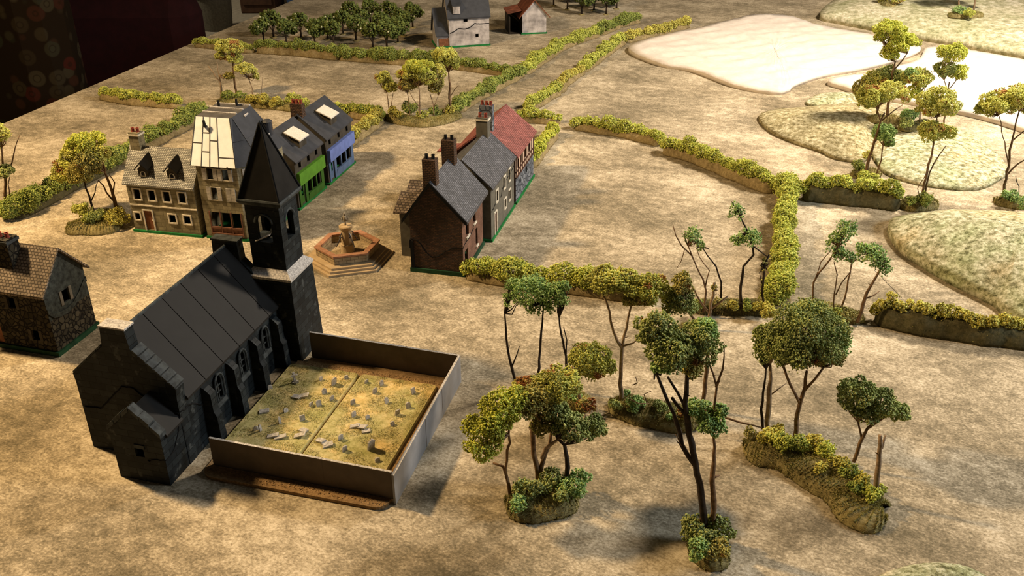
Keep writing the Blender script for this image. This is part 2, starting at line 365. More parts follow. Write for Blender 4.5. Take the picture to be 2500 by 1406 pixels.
# ------------------------------------------------------------ foliage and flock
OCT = np.array([(1, 0, 0), (-1, 0, 0), (0, 1, 0), (0, -1, 0), (0, 0, 1), (0, 0, -1)], float)
OCF = np.array([(0, 2, 4), (2, 1, 4), (1, 3, 4), (3, 0, 4), (2, 0, 5), (1, 2, 5), (3, 1, 5), (0, 3, 5)])
def crumbs(P, size, rng):
    """foam crumbs: small irregular eight-sided lumps at points P"""
    n = len(P); q = rng.normal(size=(n, 4)); q /= np.linalg.norm(q, axis=1)[:, None]
    w_, x, y, z = q.T
    Rm = np.stack([1 - 2 * (y * y + z * z), 2 * (x * y - w_ * z), 2 * (x * z + w_ * y), 2 * (x * y + w_ * z), 1 - 2 * (x * x + z * z), 2 * (y * z - w_ * x),
                   2 * (x * z - w_ * y), 2 * (y * z + w_ * x), 1 - 2 * (x * x + y * y)], 1).reshape(n, 3, 3)
    s = size * rng.uniform(0.55, 1.35, n)[:, None, None] * rng.uniform(0.55, 1.3, (n, 6, 1))
    V = np.einsum('nij,kj->nki', Rm, OCT) * s + P[:, None, :]
    Fa = OCF[None] + (np.arange(n) * 6)[:, None, None]
    return V.reshape(-1, 3), Fa.reshape(-1, 3)
def fuzz(P, N, length, rng, width=0.0006):
    n = len(P); d = N + rng.normal(size=(n, 3)) * 0.55; d /= np.linalg.norm(d, axis=1)[:, None]
    t = np.cross(d, rng.normal(size=(n, 3))); t /= (np.linalg.norm(t, axis=1)[:, None] + 1e-9)
    L = length * rng.uniform(0.5, 1.2, n)[:, None]
    V = np.stack([P - t * width, P + t * width, P + d * L], 1)
    return V.reshape(-1, 3), np.arange(n * 3).reshape(-1, 3)
ICO = None
def lump_points(lumps, step, rng, rough=0.16, zmin=None):
    C = np.array([l[0] for l in lumps]); Rr = np.array([l[1] for l in lumps]); out = []
    for i, (c, r) in enumerate(zip(C, Rr)):
        n = max(8, int(4 * PI * r * r / (step * step)))
        d = rng.normal(size=(n, 3)); d /= np.linalg.norm(d, axis=1)[:, None]
        p = c + d * (r * (1 + rng.normal(size=(n, 1)) * rough))
        dist = np.linalg.norm(p[:, None, :] - C[None], axis=2) / Rr[None]
        dist[:, i] = 9
        p = p[dist.min(1) > 0.78]
        out.append(p)
    P = np.concatenate(out)
    if zmin is not None: P = P[P[:, 2] > zmin]
    return P
def crown_lumps(c, rad, rng, n=14, k=0.40):
    """lumps spread over an ellipsoid, flatter below"""
    L = [(np.array(c, float), min(rad) * 0.6)]
    for i in range(n):
        d = rng.normal(size=3); d /= np.linalg.norm(d)
        if d[2] < -0.55: d[2] *= -0.6
        r = min(rad) * k * rng.uniform(0.55, 1.3)
        L.append((np.array(c) + d * (np.array(rad) * rng.uniform(0.82, 1.06) - r * 0.8), r))
    return L

def resample(pts, step):
    pts = [np.array(p, float) for p in pts]
    # Catmull-Rom smoothing, then even steps
    P = [2 * pts[0] - pts[1]] + pts + [2 * pts[-1] - pts[-2]]; out = []
    for i in range(1, len(P) - 2):
        for t in np.linspace(0, 1, 12, endpoint=False):
            a, b, c, d = P[i - 1], P[i], P[i + 1], P[i + 2]
            out.append(0.5 * ((2 * b) + (c - a) * t + (2 * a - 5 * b + 4 * c - d) * t * t + (-a + 3 * b - 3 * c + d) * t ** 3))
    out.append(P[-2]); out = np.array(out)
    s = np.concatenate([[0], np.cumsum(np.linalg.norm(np.diff(out, axis=0), axis=1))])
    n = max(3, int(s[-1] / step) + 1); q = np.linspace(0, s[-1], n)
    return np.stack([np.interp(q, s, out[:, k]) for k in range(out.shape[1])], 1), s[-1]
def bank_mesh(path, width, h, rng, zb=0.0):
    """flocked strip swept along a ground path; returns the builder and the frames"""
    R_, L = resample(path, 0.006); n = len(R_); mb = MB(); rings = []; fr = []
    T = np.gradient(R_, axis=0); T /= np.linalg.norm(T, axis=1)[:, None]
    wn = np.interp(np.linspace(0, L, n), np.arange(0, L + 0.05, 0.03), rng.uniform(0.86, 1.14, len(np.arange(0, L + 0.05, 0.03))))
    for i in range(n):
        s = L * i / (n - 1); e = min(s, L - s) / (width * 0.5)
        k = math.sqrt(max(0.0, 1 - max(0, 1 - e) ** 2)); k = max(k, 0.12)
        hh = h * (0.45 + 0.55 * min(1, e * 1.2)) * (0.96 + 0.08 * math.sin(s * 90 + h * 999) + 0.03 * rng.random()); ww = width * 0.5 * k * wn[i]
        nrm = np.array([-T[i][1], T[i][0]])
        prof = [(-1.0, 0), (-1.0, 0.18), (-0.88, 0.55), (-0.6, 0.9), (-0.2, 1.02), (0.2, 1.02), (0.6, 0.9), (0.88, 0.55), (1.0, 0.18), (1.0, 0)]
        ring = []
        for a, b in prof:
            j = rng.normal() * 0.0009
            q = R_[i][:2] + nrm * (ww * a + j)
            ring.append((q[0], q[1], zb + max(0.0, hh * b + (rng.normal() * 0.0009 if b > 0.2 else 0))))
        rings.append(ring); fr.append((R_[i][:2], nrm, ww, hh))
    mb.loft(rings)
    return mb, fr, L
def put(root, V): return np.asarray(V) - np.array([root.location.x, root.location.y, root.location.z])

def local_build(mb, name, mat, root, **kw):
    l = root.location; mb.v = [(x - l.x, y - l.y, z - l.z) for x, y, z in mb.v]
    return mb.build(name, mat, root, **kw)

HEDGE_N = 0
def hedge(px, label, width=0.046, hb=0.022, hf=0.022, mat='hedge', bank='bank', side=1, dense=0.0038, group='flocked hedge strips', world=None, gaps=()):
    """px: the strip's near visible foot line in the photo; the strip's middle lies half a width to its left"""
    global HEDGE_N; HEDGE_N += 1; rng = np.random.default_rng(100 + HEDGE_N)
    P = [at(*p)[:2] for p in px] if world is None else [np.array(p) for p in world]
    T = np.gradient(np.array(P), axis=0); T /= np.linalg.norm(T, axis=1)[:, None]
    P = [p + side * width / 2 * np.array([-t[1], t[0]]) for p, t in zip(P, T)]
    c = np.mean(P, axis=0); root = empty('hedge', (c[0], c[1], 0), 0, label, 'hedge', group)
    mb, fr, L = bank_mesh(P, width, hb, rng)
    lumps = []; i = 0; n = len(fr); s = 0.0; ph = rng.uniform(0, 6, 4)
    while s < L:
        i = min(n - 1, int(s / L * (n - 1))); q, nrm, ww, hh = fr[i]; s += rng.uniform(0.007, 0.012)
        if any(a < s / L < b for a, b in gaps): continue
        for _ in range(2):
            env = 0.80 + 0.10 * math.sin(s * 110 + ph[0]) + 0.16 * math.sin(s * 31 + ph[1]) + rng.uniform(-0.1, 0.12); r = hf * env * rng.uniform(0.38, 0.68); off = (rng.uniform(-0.42, 0.42) + 0.12 * math.sin(s * 25 + ph[2])) * ww
            lumps.append((np.array([q[0] + nrm[0] * off, q[1] + nrm[1] * off, hh + hf * env * rng.uniform(0.1, 0.55)]), r))
    local_build(mb, 'bank', bank, root, smooth=True)
    Pn = lump_points(lumps, dense * 0.8, rng, 0.14, hb * 0.4)
    V, Fa = crumbs(Pn, dense * 0.62, rng)
    fast_mesh('foliage', put(root, V), Fa, mat, root)
    # dry flock on the bank
    k = int(L / 0.0009); ii = rng.integers(0, n, k); a = rng.uniform(-1, 1, k)
    Q = np.array([fr[j][0] for j in ii]); Nn = np.array([fr[j][1] for j in ii]); W = np.array([fr[j][2] for j in ii]); H = np.array([fr[j][3] for j in ii])
    zz = H * np.clip(1.02 - np.abs(a) ** 4, 0.05, 1)
    V, Fa = fuzz(np.column_stack([Q + Nn * (a * W)[:, None], zz]), np.column_stack([Nn * a[:, None], np.full(k, 0.7)]), 0.005, rng)
    fast_mesh('dry_grass', put(root, V), Fa, 'fuzz' if bank == 'bank' else 'fuzz_green', root)
    return root

def wiggle(pts, rng, amp):
    out = [np.array(pts[0], float)]
    for a, b in zip(pts[:-1], pts[1:]):
        a = np.array(a, float); b = np.array(b, float); L = np.linalg.norm(b - a); k = max(1, int(L / 0.016))
        for i in range(1, k + 1):
            p = a + (b - a) * i / k
            if i < k: p = p + rng.normal(size=3) * amp
            out.append(p)
    return out

STAND_N = 0
class Stand:
    """a flocked base with model trees and bushes stuck on it"""
    def __init__(s, px, width, label, h=0.012, mat='standbase', group='model tree stands', cat='model tree', grass='fuzz_green', world=None, name='tree_stand', z=0.0):
        global STAND_N; STAND_N += 1; s.rng = np.random.default_rng(500 + STAND_N)
        P = [at(*p, z)[:2] for p in px]; c = np.mean(P, axis=0); s.h = h + z
        s.root = empty(name, (c[0], c[1], z), 0, label, cat, group)
        mb, fr, L = bank_mesh(P, width, h, s.rng, z)
        local_build(mb, 'base', mat, s.root, smooth=True)
        n = len(fr); rng = s.rng
        k = int(L * width / 1.1e-6 / 1.6); ii = rng.integers(0, n, k); a = rng.uniform(-1, 1, k)
        Q = np.array([fr[j][0] for j in ii]); Nn = np.array([fr[j][1] for j in ii]); W = np.array([fr[j][2] for j in ii]); H = np.array([fr[j][3] for j in ii])
        zz = z + H * np.clip(1.0 - np.abs(a) ** 4, 0.05, 1)
        V, Fa = fuzz(np.column_stack([Q + Nn * (a * W)[:, None], zz]), np.column_stack([Nn * a[:, None], np.full(k, 0.7)]), 0.006, rng)
        fast_mesh('static_grass', put(s.root, V), Fa, grass, s.root)
    def bush(s, px, py, r, mat='hedge', squash=0.75, step=0.0030, label=None):
        """px, py, r in photo pixels of the bush's centre"""
        g = at(px, py, s.h + 0.008); dist = np.dot(g - CAMP, _F); R_ = r * dist / FPX
        g[2] = s.h + R_ * 0.35
        L = crown_lumps(g, (R_, R_, R_ * squash), s.rng, 9, 0.45)
        P = lump_points(L, step, s.rng, 0.16, s.h * 0.5)
        V, Fa = crumbs(P, step * 0.66, s.rng)
        return fast_mesh('bush', put(s.root, V), Fa, mat, s.root, label)
    def rock(s, px, py, r):
        g = at(px, py, s.h * 0.5); dist = np.dot(g - CAMP, _F); R_ = r * dist / FPX; mb = MB(); n = 9; rings = []
        for k in range(6):
            a = PI * k / 5; j = s.rng.uniform(0.85, 1.15, n)
            rings.append([(g[0] + R_ * (math.sin(a) + 0.04) * j[i] * math.cos(i * 2 * PI / n), g[1] + R_ * (math.sin(a) + 0.04) * j[i] * math.sin(i * 2 * PI / n), max(0.001, g[2] - 0.7 * R_ * math.cos(a))) for i in range(n)])
        mb.loft(rings); return local_build(mb, 'rock', 'rock', s.root, smooth=True)
    def tree(s, foot, paths, crowns=(), bark='bark', leaf='leaf_green', step=0.0028, dY=0.0, twigs=10, sparse=False, label=None, lean=0.0, name='trunk'):
        """paths: [[(px,py,r_mm)...]...] standing in the upright plane through foot; crowns: (px,py,rx,ry,depth shift[,leaf])"""
        rng = s.rng; g = at(foot[0], foot[1], s.h * 0.9); Y = g[1] + dY
        y0 = foot[1]
        def pt(px, py, d=0.0): return atY(px, py, Y + d + lean * (y0 - py) / 1000.0)
        mb = MB(); ends = []
        for k, path in enumerate(paths):
            jit = rng.uniform(-0.012, 0.012) if k else 0
            P = []
            for i, q in enumerate(path):
                P.append(pt(q[0], q[1], jit * i / max(1, len(path) - 1) + (q[3] if len(q) > 3 else 0)))
            if k == 0: P[0][2] = max(0.002, P[0][2] - 0.006)
            W = wiggle(P, rng, 0.0011)
            rr = np.interp(np.linspace(0, 1, len(W)), np.linspace(0, 1, len(path)), [q[2] / 1000 for q in path])
            mb.tube(W, rr * rng.uniform(0.9, 1.1, len(W)), 7)
            ends += W[len(W) // 3:]
            for q in range(max(0, len(W) // 7)):      # short snags
                j = rng.integers(1, len(W)); d = rng.normal(size=3); d[2] = abs(d[2]) * 0.6; d /= np.linalg.norm(d)
                mb.tube([W[j], W[j] + d * 0.005, W[j] + d * 0.009 + np.array([0, 0, 0.002])], [rr[j] * 0.45, rr[j] * 0.3, 0.0003], 4)
        fols = []
        for cr in crowns:
            c = pt(cr[0], cr[1], cr[4] if len(cr) > 4 else 0.0); dist = np.dot(c - CAMP, _F); k = dist / FPX
            rx, rz = cr[2] * k, cr[3] * k * 1.06; ry = (rx * 0.85 + rz * 0.15)
            nl = max(12, min(40, int(24 * (rx * ry) ** 0.5 / max(0.012, rz))))
            L = crown_lumps(c, (rx, ry, rz), rng, nl, 0.36 if not sparse else 0.34)
            if sparse: L = L[1:]
            P = lump_points(L, step * (1.0 if not sparse else 1.25), rng, 0.15 if not sparse else 0.34)
            if sparse: P = P[rng.random(len(P)) < 0.75]
            V, Fa = crumbs(P, step * 0.66, rng)
            fols.append((V, Fa, cr[5] if len(cr) > 5 else leaf))
            # twigs from the nearest limb end into the crown
            e = min(ends, key=lambda q: np.linalg.norm(q - c))
            for _ in range(twigs):
                l = L[rng.integers(0, len(L))][0]
                if np.linalg.norm(l - e) < 0.004: continue
                mid = e + (l - e) * 0.5 + rng.normal(size=3) * 0.004 + np.array([0, 0, -0.003])
                mb.tube([e, mid, l], [0.0016, 0.0011, 0.0005], 5)
        tr = local_build(mb, name, bark, s.root, smooth=True, label=label)
        for V, Fa, lf in fols: fast_mesh('foliage', put(s.root, V), Fa, lf, tr)
        return tr
    def stick(s, pts, mat='bark', name='fallen_branch', label=None):
        """pts (px,py,z,r_mm)"""
        mb = MB(); P = wiggle([at(p[0], p[1], p[2]) for p in pts], s.rng, 0.0008)
        rr = np.interp(np.linspace(0, 1, len(P)), np.linspace(0, 1, len(pts)), [p[3] / 1000 for p in pts])
        mb.tube(P, rr, 6)
        return local_build(mb, name, mat, s.root, smooth=True, label=label)

def dome(name, px, h, label, mat, cat='hill', group='flocked hills', edge=0.006, seed=1, z=0.0, fz='fuzz', power=1.6, amp=0.002, step=None, world=None, fuzz_n=0):
    rng = np.random.default_rng(seed)
    pts = [at(*p, z)[:2] for p in px] if world is None else [np.array(p, float) for p in world]
    P = pts + [pts[0]]
    # closed smooth outline
    n = len(pts); out = []
    for i in range(n):
        a, b, c, d = pts[(i - 1) % n], pts[i], pts[(i + 1) % n], pts[(i + 2) % n]
        for t in np.linspace(0, 1, 10, endpoint=False):
            out.append(0.5 * ((2 * b) + (c - a) * t + (2 * a - 5 * b + 4 * c - d) * t * t + (-a + 3 * b - 3 * c + d) * t ** 3))
    O = np.array(out); c = O.mean(0)
    K = 26; rings = []; sm = rng.normal(size=(6, 4))
    for k in range(K + 1):
        s = 1 - (k / K) * 0.985
        ring = []
        for q in O:
            p = c + (q - c) * s
            zz = 0.0 if k == 0 else edge + (h - edge) * (1 - s ** power) ** 0.75
            if k: zz += sum(amp * math.sin(p[0] * 20 * a[0] + p[1] * 20 * a[1] + a[2]) * 0.5 for a in sm) * min(1, 6 * (1 - s)) + rng.normal() * amp * 0.22
            if k == 1: p = c + (q - c) * 0.997
            ring.append((p[0] , p[1], z + max(zz, 0.0 if k == 0 else edge * 0.6)))
        rings.append(ring)
    root_loc = (c[0], c[1], z)
    mb = MB(); mb.loft(rings); mb.v = [(x - c[0], y - c[1], zz - z) for x, y, zz in mb.v]
    o = mb.build(name, mat, None, smooth=True, loc=root_loc); tag(o, label, cat, group)
    return o

# ============================================================ ROOM AND TABLE
def struct(o): o['kind'] = 'structure'; return o
fl = MB(); fl.box(-9, 9, -3, 11, -1.05, -1.0); struct(fl.build('floor', 'carpet'))
wb = MB(); wb.box(-9, 9, 11, 11.15, -1.0, 2.6); struct(wb.build('wall_back', 'wallpaint'))

TY = math.radians(-16.1); TU = np.array([math.cos(TY), math.sin(TY)]); TV = np.array([-math.sin(TY), math.cos(TY)]); TO = np.array([-1.692, 3.006])
def tpt(u, v): return TO + TU * u + TV * v
torg = tpt(0, -2.35)
tbl = empty('gaming_table', (torg[0], torg[1], -1.0), TY, 'large wooden gaming table carrying the whole model village', 'table')
MB().box(0.004, 4.3, 0.004, 6.0, 0.962, 0.996).build('tabletop', 'tablewood', tbl, bevel=0.003)
MB().box(0.08, 4.22, 0.08, 5.92, 0.88, 0.962).build('apron', 'tablewood', tbl)
for lx, ly in ((0.1, 0.1), (4.1, 0.1), (0.1, 5.8), (4.1, 5.8)):
    MB().box(lx, lx + 0.09, ly, ly + 0.09, 0, 0.88).build('leg', 'tablewood', tbl, bevel=0.004)
mm = MB(); mm.box(0, 4.305, 0, 6.005, -0.004, 0)
mo = mm.build('battle_mat', 'mat', None, loc=(torg[0], torg[1], 0)); mo.rotation_euler = (0, 0, TY)
tag(mo, 'mottled tan and olive felt battle mat covering the table', 'mat')

# ------------------------------------------------------------ furniture beyond the table
def sofa():
    x1 = -1.575; x0 = -3.3; y = 4.75
    s = empty('sofa', (x0, y, -1.0), 0, 'dark red sofa standing beyond the left edge of the table', 'sofa')
    def rb(name, a, b, c, d, e, f, m='sofa', bv=0.06): MB().box(a, b, c, d, e, f).build(name, m, s, bevel=bv)
    W = x1 - x0
    rb('backrest', 0.0, W, 0.0, 0.28, 0.1, 1.085, bv=0.12)
    rb('seat', 0.16, W - 0.16, 0.26, 1.05, 0.12, 0.48)
    rb('armrest', 0, 0.18, 0.2, 1.08, 0.1, 0.66); rb('armrest', W - 0.18, W, 0.2, 1.08, 0.1, 0.66)
sofa()
def armchair():
    s = empty('armchair', (-2.62, 3.66, -1.0), math.radians(-10), 'armchair in dark floral patterned fabric at the left edge', 'armchair')
    def rb(name, a, b, c, d, e, f, bv=0.08): MB().box(a, b, c, d, e, f).build(name, 'pattern', s, bevel=bv)
    rb('backrest', 0.0, 0.93, 0.0, 0.26, 0.1, 1.45, 0.12)
    rb('seat', 0.1, 0.83, 0.24, 0.9, 0.15, 0.5)
    rb('armrest', -0.02, 0.14, 0.2, 0.92, 0.1, 0.7); rb('armrest', 0.79, 0.95, 0.2, 0.92, 0.1, 0.7)
armchair()
def cabinet():
    s = empty('wooden_cabinet', (-2.62, 9.35, -1.0), 0, 'dark brown wooden cabinet on the floor beyond the table', 'cabinet')
    MB().box(0, 0.34, 0, 0.4, 0.0, 1.2).build('body', 'wood', s, bevel=0.01)
    MB().box(0.03, 0.31, -0.012, 0, 0.08, 1.1).build('door', 'wood', s, bevel=0.003)
    b = empty('storage_box', (-2.22, 9.5, -1.0), 0, 'blue plastic storage box beside the brown cabinet', 'box')
    MB().loft([[(0.02, 0.02, 0), (0.53, 0.02, 0), (0.53, 0.4, 0), (0.02, 0.4, 0)], [(0, 0, 0.42), (0.55, 0, 0.42), (0.55, 0.42, 0.42), (0, 0.42, 0.42)]]).build('body', 'bluebox', b)
    MB().box(-0.01, 0.56, -0.01, 0.43, 0.42, 0.45).build('lid', 'bluebox', b, bevel=0.005)
    g = at(533, 70, -1); n = 28
    bn = empty('waste_bin', (g[0], g[1], -1.0), 0, 'grey brown round bin standing on the carpet behind the sofa', 'bin')
    ring = lambda r, z: [(r * math.cos(k * 2 * PI / n), r * math.sin(k * 2 * PI / n), z) for k in range(n)]
    MB().loft([ring(0.13, 0), ring(0.155, 0.3), ring(0.16, 0.3), ring(0.15, 0.3), ring(0.145, 0.27), ring(0.12, 0.02)]).build('body', 'bin', bn, smooth=False)
    MB().loft([ring(0.163, 0.29), ring(0.168, 0.30), ring(0.163, 0.31), ring(0.152, 0.30)], cap=False).build('rim', 'bin', bn, smooth=True)
cabinet()

# ============================================================ HOUSES
class Side:
    """one wall plane of a house: a along it, z up, o outwards"""
    def __init__(s, org, d, n): s.org, s.d, s.n = org, d, n
    def __call__(s, a, z, o=0.0): return (s.org[0] + s.d[0] * a + s.n[0] * o, s.org[1] + s.d[1] * a + s.n[1] * o, z)
def sides(w_, d):
    return {'f': Side((0, 0), (1, 0), (0, -1)), 'r': Side((w_, 0), (0, 1), (1, 0)), 'b': Side((w_, d), (-1, 0), (0, 1)), 'l': Side((0, d), (0, -1), (-1, 0))}
def panel(mb, S, W, z0, z1, holes, t=0.004, m=0):
    xs = sorted({0.0, W, *[h[0] for h in holes], *[h[1] for h in holes]}); zs = sorted({z0, z1, *[h[2] for h in holes], *[h[3] for h in holes]})
    for a, b in zip(xs[:-1], xs[1:]):
        for c, d in zip(zs[:-1], zs[1:]):
            if any(h[0] - 1e-6 <= a and b <= h[1] + 1e-6 and h[2] - 1e-6 <= c and d <= h[3] + 1e-6 for h in holes): continue
            mb.poly([S(a, c), S(b, c), S(b, d), S(a, d)], m)
    for h in holes:
        a, b, c, d = h[:4]
        mb.poly([S(a, c), S(a, c, -t), S(a, d, -t), S(a, d)], m); mb.poly([S(b, c), S(b, d), S(b, d, -t), S(b, c, -t)], m)
        mb.poly([S(a, c), S(b, c), S(b, c, -t), S(a, c, -t)], m); mb.poly([S(a, d), S(a, d, -t), S(b, d, -t), S(b, d)], m)
def sbox(mb, S, a0, a1, z0, z1, o0, o1, m=0):
    mb.hexa([S(a, z, o) for z in (z0, z1) for o in (o1, o0) for a in (a0, a1)], m)
def frame(root, S, h, wd=0.0035, out=0.0018, mat='cream', label=None, name='window_frame', sill=True):
    a, b, c, d = h[:4]; mb = MB()
    sbox(mb, S, a - wd, a, c - wd, d + wd, -0.001, out); sbox(mb, S, b, b + wd, c - wd, d + wd, -0.001, out)
    sbox(mb, S, a, b, d, d + wd, -0.001, out)
    if sill: sbox(mb, S, a, b, c - wd, c, -0.001, out + 0.0008)
    return mb.build(name, mat, root, label)
def shutter(root, S, a0, a1, z0, z1, ang=0.0):
    mb = MB(); sbox(mb, S, a0, a1, z0, z1, 0.0006, 0.0028)
    mb.v = mb.v
    return mb.build('shutter', 'shutter', root)
def roof_slabs(mb, w_, d, he, hr, ov, ovg, t=0.004, axis='u', rc=None, m=0):
    """two sloping slabs; axis u: ridge along the front"""
    if axis == 'u':
        rc = d / 2 if rc is None else rc
        k = (hr - he) / rc; k2 = (hr - he) / (d - rc)
        for y0, z0, y1, z1 in ((-ov, he - ov * k, rc, hr), (d + ov, he - ov * k2, rc, hr)):
            mb.hexa([(x, y, z + e) for e in (0, t) for (y, z) in ((y0, z0), (y1, z1)) for x in (-ovg, w_ + ovg)], m)
    else:
        rc = w_ / 2 if rc is None else rc
        k = (hr - he) / rc; k2 = (hr - he) / (w_ - rc)
        for x0, z0, x1, z1 in ((-ov, he - ov * k, rc, hr), (w_ + ov, he - ov * k2, rc, hr)):
            mb.hexa([(x, y, z + e) for e in (0, t) for (x, z) in ((x0, z0), (x1, z1)) for y in (-ovg, d + ovg)], m)
def chimney(root, x, y, wx, wy, z0, z1, mat='chimbrick', cap='cream', pots=(2, 'potred'), along='x', cap_t=0.004):
    mb = MB(); mb.box(x, x + wx, y, y + wy, z0, z1)
    c = mb.build('chimney', mat, root)
    if cap:
        MB().box(x - 0.002, x + wx + 0.002, y - 0.002, y + wy + 0.002, z1 - cap_t - 0.003, z1 - 0.003).build('chimney_cap', cap, c)
    n, pm = pots
    for i in range(n):
        f = (i + 0.5) / n
        px_, py_ = (x + wx * f, y + wy / 2) if along == 'x' else (x + wx / 2, y + wy * f)
        r = 0.0042; ring = lambda rr, z: [(px_ + rr * math.cos(k * PI / 4), py_ + rr * math.sin(k * PI / 4), z) for k in range(8)]
        MB().loft([ring(r * 1.15, z1), ring(r, z1 + 0.002), ring(r * 0.9, z1 + 0.009), ring(r * 1.1, z1 + 0.010), ring(r * 0.7, z1 + 0.010), ring(r * 0.6, z1 + 0.004)]).build('chimney_pot', pm, c)
    return c
def shell(root, w_, d, he, hr, mats, holes, axis='u', rc=None, z0=0.006):
    """hollow walls with real openings; mats: f,r,b,l material names"""
    S = sides(w_, d); names = list(dict.fromkeys(mats.values())); mb = MB()
    for k in 'frbl':
        panel(mb, S[k], w_ if k in 'fb' else d, z0, he, holes.get(k, []), m=names.index(mats[k]))
    if axis == 'u':
        rc_ = d / 2 if rc is None else rc
        mb.poly([(w_, 0, he), (w_, d, he), (w_, rc_, hr)], names.index(mats['r'])); mb.poly([(0, d, he), (0, 0, he), (0, rc_, hr)], names.index(mats['l']))
    elif axis == 'v':
        rc_ = w_ / 2 if rc is None else rc
        mb.poly([(0, 0, he), (w_, 0, he), (rc_, 0, hr)], names.index(mats['f'])); mb.poly([(w_, d, he), (0, d, he), (rc_, d, hr)], names.index(mats['b']))
    mb.build('wall', names, root)
    return S
def plinth(root, w_, d, mat='green_edge', e=0.004, h=0.006):
    MB().box(-e, w_ + e, -e, d + e, 0, h).build('painted_base', mat, root)
def crack(root, S, pts, r=0.0011):
    mb = MB(); P = [S(a, z, 0.0004) for a, z in pts]
    rng = np.random.default_rng(len(pts)); Q = []
    for a, b in zip(P[:-1], P[1:]):
        for k in range(4):
            q = np.array(a) + (np.array(b) - np.array(a)) * k / 4; Q.append(q + np.array([0, 0, rng.normal() * 0.0008]))
    Q.append(np.array(P[-1])); mb.tube(Q, [r] * len(Q), 5)
    mb.build('crack', 'black', root, smooth=True)

# ---- house with two dormers (leftmost of the row)
def house_a():
    o = at(331.6, 564); w_, d, he, hr = 0.182, 0.11, 0.138, 0.206
    r = empty('model_house', o, math.radians(-12.4), 'two-storey grey stone model house with pale scalloped tile roof and two dark dormers', 'model house', 'model houses')
    plinth(r, w_, d)
    H = []
    for a in (0.026, 0.066, 0.106, 0.148): H.append((a - 0.009, a + 0.009, 0.090, 0.116))
    low = [(0.008, 0.022, 0.034, 0.052), (0.102, 0.120, 0.034, 0.055), (0.142, 0.160, 0.034, 0.055)]
    door = (0.034, 0.056, 0.008, 0.060)
    S = shell(r, w_, d, he, hr, dict(f='stonewall', r='stonewall', b='stonewall', l='stonewall'), {'f': H + low + [door]})
    for h in H + low: frame(r, S['f'], h)
    frame(r, S['f'], door, name='door_frame', sill=False)
    mb = MB(); sbox(mb, S['f'], door[0], door[1], door[2], door[3], -0.004, -0.002); dr = mb.build('door', 'door', r)
    kn = S['f'](0.053, 0.034, -0.001); MB().box(kn[0] - 0.001, kn[0] + 0.001, kn[1] - 0.001, kn[1] + 0.001, kn[2] - 0.001, kn[2] + 0.001).build('door_knob', 'cream', dr)
    mb = MB(); sbox(mb, S['f'], 0.0, w_, 0.072, 0.0755, -0.001, 0.002); mb.build('string_course', 'cream', r)
    mb = MB(); roof_slabs(mb, w_, d, he, hr, 0.008, 0.005); mb.build('roof', 'tileA', r, label='pale grey scalloped tile roof')
    chimney(r, 0.002, 0.046, 0.026, 0.026, 0.185, 0.243, 'stonewall', 'cream', (2, 'potred'))
    for a in (0.050, 0.128):
        dm = MB(); x0, x1 = a - 0.0135, a + 0.0135; y0 = 0.006; zf = he + 0.002 + y0 * (hr - he) / (d / 2)
        SS = Side((x0, y0), (1, 0), (0, -1))
        panel(dm, SS, x1 - x0, zf, zf + 0.020, [(0.009, 0.019, zf + 0.004, zf + 0.014)], 0.003)
        for x in (x0, x1): dm.poly([(x, y0, zf), (x, y0, zf + 0.020), (x, y0 + 0.035, zf + 0.020 + 0.006), (x, y0 + 0.035, zf + 0.02)])
        dm.poly([(x0, y0, zf + 0.020), (x1, y0, zf + 0.020), (a, y0, zf + 0.032)])
        dd = dm.build('dormer', 'shopwall', r)
        rf = MB()
        for s_, xe in ((-1, x0 - 0.005), (1, x1 + 0.005)):
            rf.hexa([(x, y, z + e) for e in (0, 0.003) for y, zz in ((y0 - 0.008, 0), (y0 + 0.037, 0.013)) for x, z in ((xe, zf + 0.018 + zz), (a, zf + 0.036 + zz))])
        rf.build('dormer_roof', 'spire', dd, label='dark dormer roof')
        fr_ = MB(); n = 10; ring = [(a + 0.006 * math.cos(PI * k / n), zf + 0.009 + 0.006 * math.sin(PI * k / n)) for k in range(n + 1)]
        for (xa, za), (xb, zb) in zip(ring[:-1], ring[1:]):
            fr_.tube([(xa, y0 - 0.0008, za), (xb, y0 - 0.0008, zb)], [0.0012, 0.0012], 5)
        fr_.box(a - 0.007, a + 0.007, y0 - 0.002, y0, zf + 0.002, zf + 0.0042)
        fr_.box(a - 0.0072, a - 0.005, y0 - 0.002, y0, zf + 0.003, zf + 0.010); fr_.box(a + 0.005, a + 0.0072, y0 - 0.002, y0, zf + 0.003, zf + 0.010)
        fr_.build('window_frame', 'cream', dd)
    return r
house_a()

